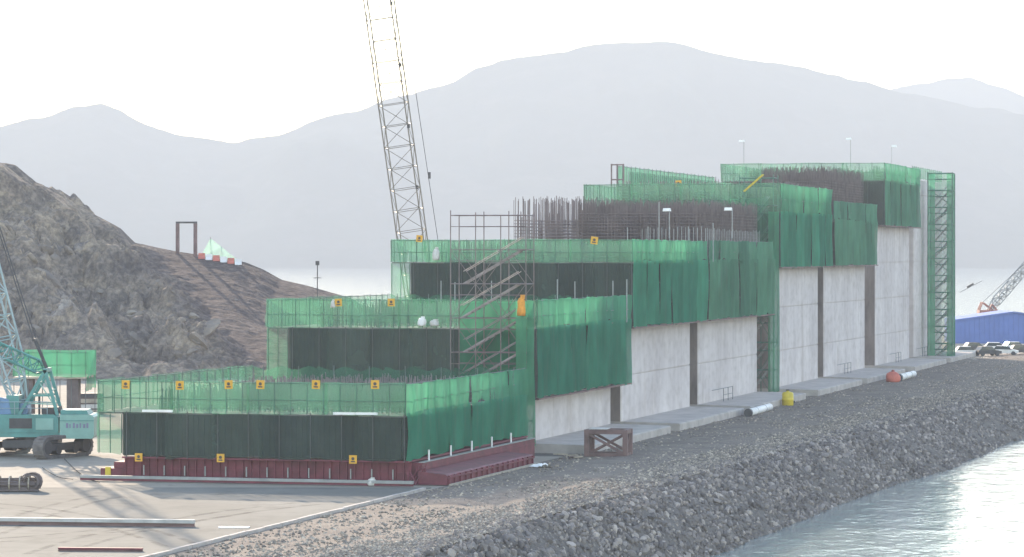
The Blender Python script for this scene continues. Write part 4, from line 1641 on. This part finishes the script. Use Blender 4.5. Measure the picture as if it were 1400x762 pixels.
# yellow tank and pipes at the footings
p = ground_at(1077, 555)
t = thing("yellow_tank", "round yellow tank standing at the corner of a footing", "tank", (p.x, p.y, 0.02))
prof = [(0.0, 0.0), (0.55, 0.0), (0.62, 0.08), (0.62, 0.55), (0.66, 0.6), (0.66, 0.68), (0.62, 0.73), (0.62, 1.25), (0.5, 1.42), (0.15, 1.5), (0.15, 1.6), (0, 1.6)]
n = 20
vs = [(r * math.cos(2 * math.pi * k / n), r * math.sin(2 * math.pi * k / n), z) for r, z in prof for k in range(n)]
fs = [(j_ * n + k, j_ * n + (k + 1) % n, (j_ + 1) * n + (k + 1) % n, (j_ + 1) * n + k) for j_ in range(len(prof) - 1) for k in range(n)]
MB().add(vs, fs).build("tank_body", "yellow_paint", t, True)
MB().bar((0, 0, 1.6), (0, 0, 1.72), 0.2, 12).build("tank_cap", "dark_metal", t)
MB().box(0.25, 0.75, -0.1, 0.1, 0.3, 0.5).build("tank_valve", "dark_metal", t)


def pipe_lying(label, px0, py0, px1, py1, r, end_dark):
    a = ground_at(px0, py0); b = ground_at(px1, py1)
    t = thing("white_pipe", label, "pipe", (a.x, a.y, 0.03))
    d = b - a
    m = MB()
    m.bar((0, 0, r), (d.x, d.y, r), r, 14)
    m.build("pipe_tube", "white_paint", t, True)
    dn = d.normalized()
    e = MB().bar(Vector((0, 0, r)) - dn * end_dark, Vector((0, 0, r)) - dn * 0.02, r * 1.1, 14)
    e.build("black_end_cap", "dark_metal", t)
    for u in (0.3, 0.7):
        c = Vector((d.x * u, d.y * u, r))
        MB().bar(c - dn * 0.06, c + dn * 0.06, r * 1.06, 14).build("band", "galv", t)


pipe_lying("white pipe with a black end lying along the footing left of the yellow tank", 1024, 570, 1052, 562, 0.38, 0.6)
pipe_lying("white pipe with a black end lying by the far footing beside the red sack", 1230, 521, 1249, 516, 0.42, 0.9)
p = ground_at(1221, 523)
t = thing("red_sack", "bulky faded red sack at the corner of the far footing", "sack", (p.x, p.y, 0.02))
prof = [(0, 0), (0.75, 0), (0.9, 0.25), (0.92, 0.7), (0.75, 1.1), (0.4, 1.3), (0.15, 1.4), (0.2, 1.55), (0, 1.55)]
n = 18
vs = []
for r, z in prof:
    for k in range(n):
        a = 2 * math.pi * k / n
        rr_ = r * (1 + 0.10 * math.sin(3 * a + z * 4) + 0.05 * math.sin(7 * a))
        vs.append((rr_ * math.cos(a), rr_ * math.sin(a), z))
fs = [(j_ * n + k, j_ * n + (k + 1) % n, (j_ + 1) * n + (k + 1) % n, (j_ + 1) * n + k) for j_ in range(len(prof) - 1) for k in range(n)]
MB().add(vs, fs).build("sack_body", "barrier_red", t, True)
MB().bar((0, 0, 1.38), (0, 0, 1.45), 0.2, 10).build("tie", "dark_metal", t)

# little handrails on the footings
for lab, s in (("thin bent handrail on the third caisson's footing near the brown joint", 112), ("thin handrail on the fifth caisson's footing", 192), ("thin handrail on the seventh caisson's footing", 238), ("thin rail frame on the footing by the far tower", 266)):
    t = row_thing("handrail", lab, "handrail", 1.0, s, 0.66, "thin handrails on the footings")
    for y in (0, 2.5, 5):
        link("post", POST["galv_dark"], t, (0, y, 0), None, (1, 1, 1.5))
    MB().bar((0, -6, 1.5), (0, 5, 1.5), 0.035, 5).build("top_rail", "galv_dark", t)
    MB().bar((0, 0, 0.8), (0, 5, 0.8), 0.03, 5).build("mid_rail", "galv_dark", t)

# white planks on the nearest formwork's deck edge
for px0, px1, lab in ((195, 236, "white plank at the left of the nearest formwork's deck edge"), (456, 516, "white plank at the right of the nearest formwork's deck edge")):
    r0, r1 = r_on(px0, -4.2), r_on(px1, -4.2)
    t = row_thing("white_plank", lab, "plank", r0, -4.22, 4.88, "white planks on the deck edge")
    MB().box(0, (r1 - r0) * 0.49, -0.1, 0.1, 0, 0.16).build("board", "white_paint", t)
    MB().box((r1 - r0) * 0.51, r1 - r0, -0.1, 0.1, 0.01, 0.17).build("board", "white_paint", t)


# bags and cloths on the decks
def bundle(label, px, py, s, w_, h_b, material, name="cloth_bundle", cat="bundle"):
    r = r_on(px, s)
    t = row_thing(name, label, cat, r, s, z_on(px, py, s))
    m = MB()
    n = 10
    pr = [(0, 0), (0.46, 0), (0.55, 0.2), (0.5, 0.5), (0.44, 0.75), (0.3, 0.93), (0, 1.0)]
    vs = []
    for q, z in pr:
        for k in range(n):
            a = 2 * math.pi * k / n
            f = q * (1 + 0.22 * math.sin(2 * a + 3 * z + px) + 0.14 * math.sin(5 * a + 4 * z + py))
            vs.append((f * math.cos(a) * w_, f * math.sin(a) * w_ * 0.7, z * h_b))
    fs = [(j_ * n + k, j_ * n + (k + 1) % n, (j_ + 1) * n + (k + 1) % n, (j_ + 1) * n + k) for j_ in range(len(pr) - 1) for k in range(n)]
    m.add(vs, fs)
    m.build("cloth", material, t, True)
    MB().box(-0.1 * w_, 0.35 * w_, -0.12 * w_, 0.2 * w_, 0.9 * h_b, 1.12 * h_b).build("fold", material, t)


bundle("white sack behind the front net of the second formwork", 577, 446, 32.2, 0.62, 0.7, "white_paint")
bundle("smaller white sack right of another on the second formwork", 594, 446, 32.2, 0.8, 0.5, "grey_cloth")
bundle("pale cloth hung behind the net below the yellow boom", 596, 356, 66.9, 0.6, 1.1, "grey_cloth")
bundle("pale sack left on the second formwork under its left sign", 455, 421, 32.2, 0.4, 0.6, "grey_cloth")
bundle("orange cloth hanging on the red brown stair tower", 713, 432, 29.2, 0.7, 1.5, "orange_cloth")
bundle("pale blue grey sack on the ground rail at the red base's right", 508, 664, -5.6, 0.55, 0.5, "grey_cloth")

# crossed yellow stair handrails at the top of the green stair tower
t = row_thing("stair_ladder", "yellowish stair ladder leaning at the top of the green stair tower", "ladder", r_on(1025, 139), 139.0, z_on(1025, 262, 139))
for y in (0, 0.6):
    MB().beam((-0.6, -y, 0), (1.6, -y, 1.9), 0.09, 0.12).build("stile", "yellow_paint", t)
for k in range(7):
    u = (k + 0.5) / 7
    MB().bar((-0.6 + 2.2 * u, 0, 1.9 * u), (-0.6 + 2.2 * u, -0.6, 1.9 * u), 0.035, 5).build("rung", "yellow_paint", t)

# ------------------------------------------------------------------ on the hill
gy0 = RIDGE_Y - 1.5
gx0 = (255 - 700) / FPX * gy0
gz = min(hz(gx0 - 1.3, gy0), hz(gx0 + 1.3, gy0))
t = thing("portal_frame", "dark portal frame standing on the hill crest", "frame", (gx0, gy0, gz - 0.3), -0.1)
for x in (-1.4, 1.4):
    MB().box(x - 0.26, x + 0.26, -0.26, 0.26, 0, 5.35).build("post", "form_brown", t)
MB().box(-1.66, 1.66, -0.2, 0.2, 5.36, 5.65).build("crossbeam", "dark_metal", t)
gx1 = (300 - 700) / FPX * gy0
t = thing("net_fence", "pale green sloping net beside the portal frame on the crest", "net", (gx1, gy0, 0))
z0_ = hz(gx1, gy0)
me = bpy.data.meshes.new("net_sheet")
me.from_pydata([(-3.0, 0, z0_ + 0.3), (0, -0.2, z0_ + 0.1), (3.0, 0, z0_ - 0.6), (2.6, 0.6, z0_ + 0.1), (0.2, 1, z0_ + 2.0), (-1.5, 1.2, z0_ + 3.3)], [], [(0, 1, 4, 5), (1, 2, 3, 4)])
me.materials.append(M["net_mint"])
link("net_sheet", me, t)
m = MB()
m.bar((-1.5, 1.2, z0_ - 0.5), (-1.5, 1.2, z0_ + 3.5), 0.06, 5)
m.bar((0.2, 1.0, z0_ - 0.5), (0.2, 1.0, z0_ + 2.1), 0.06, 5)
m.bar((2.6, 0.6, z0_ - 0.9), (2.6, 0.6, z0_ + 0.2), 0.06, 5)
m.build("net_posts", "galv", t)
bx = MB()
bx.prism([(-0.55, 0), (0.55, 0), (0.5, 0.25), (0.3, 0.45), (0.25, 0.95), (-0.25, 0.95), (-0.3, 0.45), (-0.5, 0.25)], -0.25, 0.25, 'y')
# turn so the profile is across the barrier and stretch along x
for k in range(6):
    x = (276 + k * 10 - 700) / FPX * (gy0 - 1.2)
    mm = MB()
    mm.v = [(y * 2.0, xx_, z * 0.95) for xx_, y, z in bx.v]; mm.f = list(bx.f)
    o = mm.build("plastic_barrier", "barrier_red" if k % 2 == 0 else "white_paint")
    o.location = (x, gy0 - 1.4, hz(x, gy0 - 1.4) - 0.05)
    tag(o, "%s plastic barrier on the crest, %s from the portal frame" % ("red" if k % 2 == 0 else "white", ["first", "second", "third", "fourth", "fifth", "sixth"][k]), "barrier", "barriers on the crest")

# ------------------------------------------------------------------ far right: shed, vehicles, floating crane
YS = 565.0
pL = at(1306, 0, YS); 
t = thing("blue_shed", "low blue sheet covered shed with a shallow gable at the right edge", "shed", (pL.x, YS, 0))
zt0 = CAM_H - (437 - 350) / FPX * YS; zt1 = CAM_H - (426 - 350) / FPX * YS
W1 = (1386 - 1306) / FPX * YS
MB().prism([(0, 0.6), (0, zt0 - 0.3), (W1, zt1 - 0.3), (2 * W1, zt0 - 0.3), (2 * W1, 0.6)], 0.3, 14, 'y').build("end_wall", "blue_sheet", t)
for sgn in (0, 1):
    nrib = 12
    for k in range(nrib):
        u0 = k / nrib; u1 = (k + 0.96) / nrib
        xa, xb = (W1 * u0, W1 * u1) if sgn == 0 else (2 * W1 - W1 * u0, 2 * W1 - W1 * u1)
        za = zt0 + (zt1 - zt0) * u0; zb_ = zt0 + (zt1 - zt0) * u1
        sh = MB().prism([(xa, za - 0.28), (xb, zb_ - 0.28), (xb, zb_), (xa, za)], 0, 14.3, 'y')
        sh.build("roof_sheet", "blue_sheet", t)
for k in range(24):
    x = 2 * W1 * (k + 0.5) / 24
    ztop = zt0 + (zt1 - zt0) * (1 - abs(x - W1) / W1) - 0.35
    MB().box(x - W1 / 24 * 0.94, x + W1 / 24 * 0.94, 0.22, 0.29, 0.8, ztop).build("wall_sheet", "blue_sheet", t)
MB().box(0, 2 * W1, 0.1, 14.1, 0, 0.58).build("plinth", "concrete_footing", t)


def car(label, px, py, paint, flip):
    p = ground_at(px, py)
    t = thing("parked_car", label, "car", (p.x, p.y, 0.02), flip, "cars parked by the blue shed")
    MB().prism([(-2.1, 0.35), (2.1, 0.35), (2.15, 0.75), (1.3, 0.92), (-2.0, 0.95), (-2.15, 0.6)], -0.85, 0.85, 'y').build("body", paint, t)
    MB().prism([(-1.8, 0.95), (1.1, 0.93), (0.5, 1.45), (-1.4, 1.48)], -0.72, 0.72, 'y').build("cabin", "glass", t)
    MB().prism([(-1.4, 1.485), (0.5, 1.455), (0.45, 1.53), (-1.3, 1.55)], -0.7, 0.7, 'y').build("roof", paint, t)
    for x in (-1.35, 1.35):
        for y in (-0.8, 0.8):
            MB().bar((x, y - 0.1, 0.33), (x, y + 0.1, 0.33), 0.33, 14).build("wheel", "dark_metal", t)


for k, (px, py, c, f) in enumerate([(1322, 487, "white_paint", 0.1), (1350, 487, "dark_metal", 0.4), (1374, 486, "white_paint", -0.2), (1397, 485, "dark_metal", 0.1), (1333, 481, "dark_metal", 0.3), (1362, 481, "white_paint", 0.0), (1388, 480, "white_paint", 0.2)]):
    where = ["leftmost in the front row", "second in the front row", "third in the front row", "rightmost in the front row", "leftmost in the back row", "middle of the back row", "rightmost in the back row"][k]
    car("small %s car parked by the blue shed, %s" % ("white" if c == "white_paint" else "dark", where), px, py, c, f)
# sand strip there
sd = MB()
sd.add([(bank_x(490, APX), 490, 0.016), (top_x(490), 490, 0.016), (top_x(639), 639, 0.016), (20, 639, 0.016)], [(0, 1, 2, 3)])
structure(sd.build("sand_strip", "yard_sand"))

YF = 690.0
b0 = at(1347, 0, YF); b0.z = WATER_Z
t = thing("floating_crane", "distant floating crane with red gantry and pale lattice boom", "crane", b0)
MB().prism([(-9, -0.8), (22, -0.8), (24, 2.6), (-10, 2.6)], -7, 7, 'y').build("hull", "dark_metal", t)
zr = lambda py: CAM_H - (py - HORIZON) / FPX * YF - WATER_Z
MB().prism([(-1.5, 2.61), (2.4, 2.61), (2.4, zr(424)), (-1.5, zr(424))], -2, 2, 'y').build("house", "red_paint", t)
m = MB()
for y in (-1.2, 1.2):
    m.beam((-1.4, y, zr(424)), (-0.7, y, zr(413)), 0.3, 0.3)
    m.beam((1.9, y, zr(426)), (-0.5, y, zr(414)), 0.25, 0.25)
    m.beam((0.6, y, zr(424)), (1.3, y, zr(416)), 0.3, 0.3)
    m.beam((1.3, y, zr(416)), (2.4, y, zr(424)), 0.25, 0.25)
m.build("gantry", "red_paint", t)
lattice(t, at(1352, 424, YF) - b0, at(1440, 322, YF) - b0, 1.5, 1.5, 18, 0.11, 0.07, "galv", 0.4)
MB().bar(at(1343, 414, YF) - b0, at(1425, 338, YF) - b0, 0.05, 4).build("pendant", "dark_metal", t)
MB().bar(at(1312, 400, YF) - b0, at(1343, 384, YF) - b0, 0.05, 4).build("stay_rope", "dark_metal", t)
mm = MB().beam(at(1322, 393, YF) - b0, at(1331, 388, YF) - b0, 0.4, 0.4).build("hook_block", "dark_metal", t)

# ------------------------------------------------------------------ haze
hm = bpy.data.materials.new("haze_air")
hm.use_nodes = True
nt = hm.node_tree
for n_ in list(nt.nodes):
    nt.nodes.remove(n_)
out = nt.nodes.new("ShaderNodeOutputMaterial")
pv = nt.nodes.new("ShaderNodeVolumePrincipled")
pv.inputs["Color"].default_value = (0.605, 0.64, 0.70, 1)
pv.inputs["Density"].default_value = HAZE_DENSITY
pv.inputs["Anisotropy"].default_value = 0.0
nt.links.new(pv.outputs[0], out.inputs["Volume"])
M["haze_air"] = hm
hb = MB().box(-4500, 4500, -600, 9500, -7, 480).build("haze", "haze_air")
stuff(hb)
tag(hb, "pale haze filling the air over the yard and the water", "haze")

# ------------------------------------------------------------------ hoses and tyre-pressed ruts on the apron
mat("rubber", (0.04, 0.038, 0.038), 0.95, 0.2, 2.0, spec=0.1)


def hose(label, pts_px, r=0.03, material="rubber"):
    P = [ground_at(x, y, 0.06) for x, y in pts_px]
    o0 = P[0].copy()
    m = MB()
    fine = []
    for i_ in range(len(P) - 1):
        a = P[max(0, i_ - 1)]; b = P[i_]; c = P[i_ + 1]; d = P[min(len(P) - 1, i_ + 2)]
        for q in range(6):
            u = q / 6
            fine.append(0.5 * ((2 * b) + (c - a) * u + (2 * a - 5 * b + 4 * c - d) * u * u + (3 * b - a - 3 * c + d) * u ** 3))
    fine.append(P[-1])
    for a, b in zip(fine[:-1], fine[1:]):
        m.bar(a - o0 + Vector((0, 0, r)), b - o0 + Vector((0, 0, r)), r, 6)
    o = m.build("hose", material)
    o.location = o0
    tag(o, label, "hose")


hose("dark hose snaking from the teal crane towards the rail's left end", [(88, 628), (100, 640), (112, 650), (122, 656), (136, 660)])
hose("thin dark hose curling beside the rusty rod bundle", [(58, 640), (72, 649), (84, 654), (100, 656)], 0.025)


# tyre marks pressed into the apron dust
def tyre_material():
    m = bpy.data.materials.new("tyre_rubber_mark")
    m.use_nodes = True
    nt = m.node_tree
    b = nt.nodes["Principled BSDF"]
    b.inputs["Base Color"].default_value = (0.10, 0.095, 0.085, 1)
    b.inputs["Roughness"].default_value = 0.95
    geo = nt.nodes.new("ShaderNodeNewGeometry")
    n = nt.nodes.new("ShaderNodeTexNoise")
    n.inputs["Scale"].default_value = 0.7
    n.inputs["Detail"].default_value = 6
    nt.links.new(geo.outputs["Position"], n.inputs["Vector"])
    r = nt.nodes.new("ShaderNodeMapRange")
    r.inputs["From Min"].default_value = 0.35
    r.inputs["From Max"].default_value = 0.75
    r.inputs["To Max"].default_value = 0.6
    nt.links.new(n.outputs["Fac"], r.inputs[0])
    nt.links.new(r.outputs[0], b.inputs["Alpha"])
    M["tyre_rubber_mark"] = m


tyre_material()


def tyre_mark(p0, p1, p2, off, zlev):
    vs, fs = [], []
    n = 26
    for k in range(n + 1):
        u = k / n
        c = p0 * (1 - u) ** 2 + p1 * (2 * u * (1 - u)) + p2 * u * u
        d = ((p1 - p0) * (1 - u) + (p2 - p1) * u)
        d.normalize()
        nn = Vector((-d.y, d.x, 0))
        for w_ in (-0.22, 0.22):
            q = c + nn * (off + w_)
            vs.append((q.x, q.y, zlev))
    for k in range(n):
        fs.append((2 * k, 2 * k + 1, 2 * k + 3, 2 * k + 2))
    MB().add(vs, fs).build("tyre_mark", "tyre_rubber_mark", apron)


zl = 0.064
for a_, b_, c_ in (((-40, 742), (140, 735), (330, 700)), ((-40, 690), (120, 700), (250, 748)), ((60, 760), (180, 715), (420, 690)), ((-30, 735), (80, 690), (150, 680))):
    for off in (-1.0, 1.0):
        tyre_mark(ground_at(*a_), ground_at(*b_), ground_at(*c_), off, zl)
        zl += 0.001

# oil drums and boxes by the crane
for k, (px, py, lab) in enumerate(((112, 560, "small rusty drum behind the crane's counterweight, left of two"), (120, 562, "small rusty drum behind the crane's counterweight, right of two"))):
    p = ground_at(px, py + 18)
    t = thing("oil_drum", lab, "drum", (p.x, p.y, 0), k, "rusty drums behind the crane")
    MB().bar((0, 0, 0), (0, 0, 0.9), 0.3, 14).build("drum_shell", "rust", t)
    for z in (0.02, 0.3, 0.6, 0.86):
        MB().bar((0, 0, z), (0, 0, z + 0.035), 0.325, 14).build("hoop", "form_brown", t)
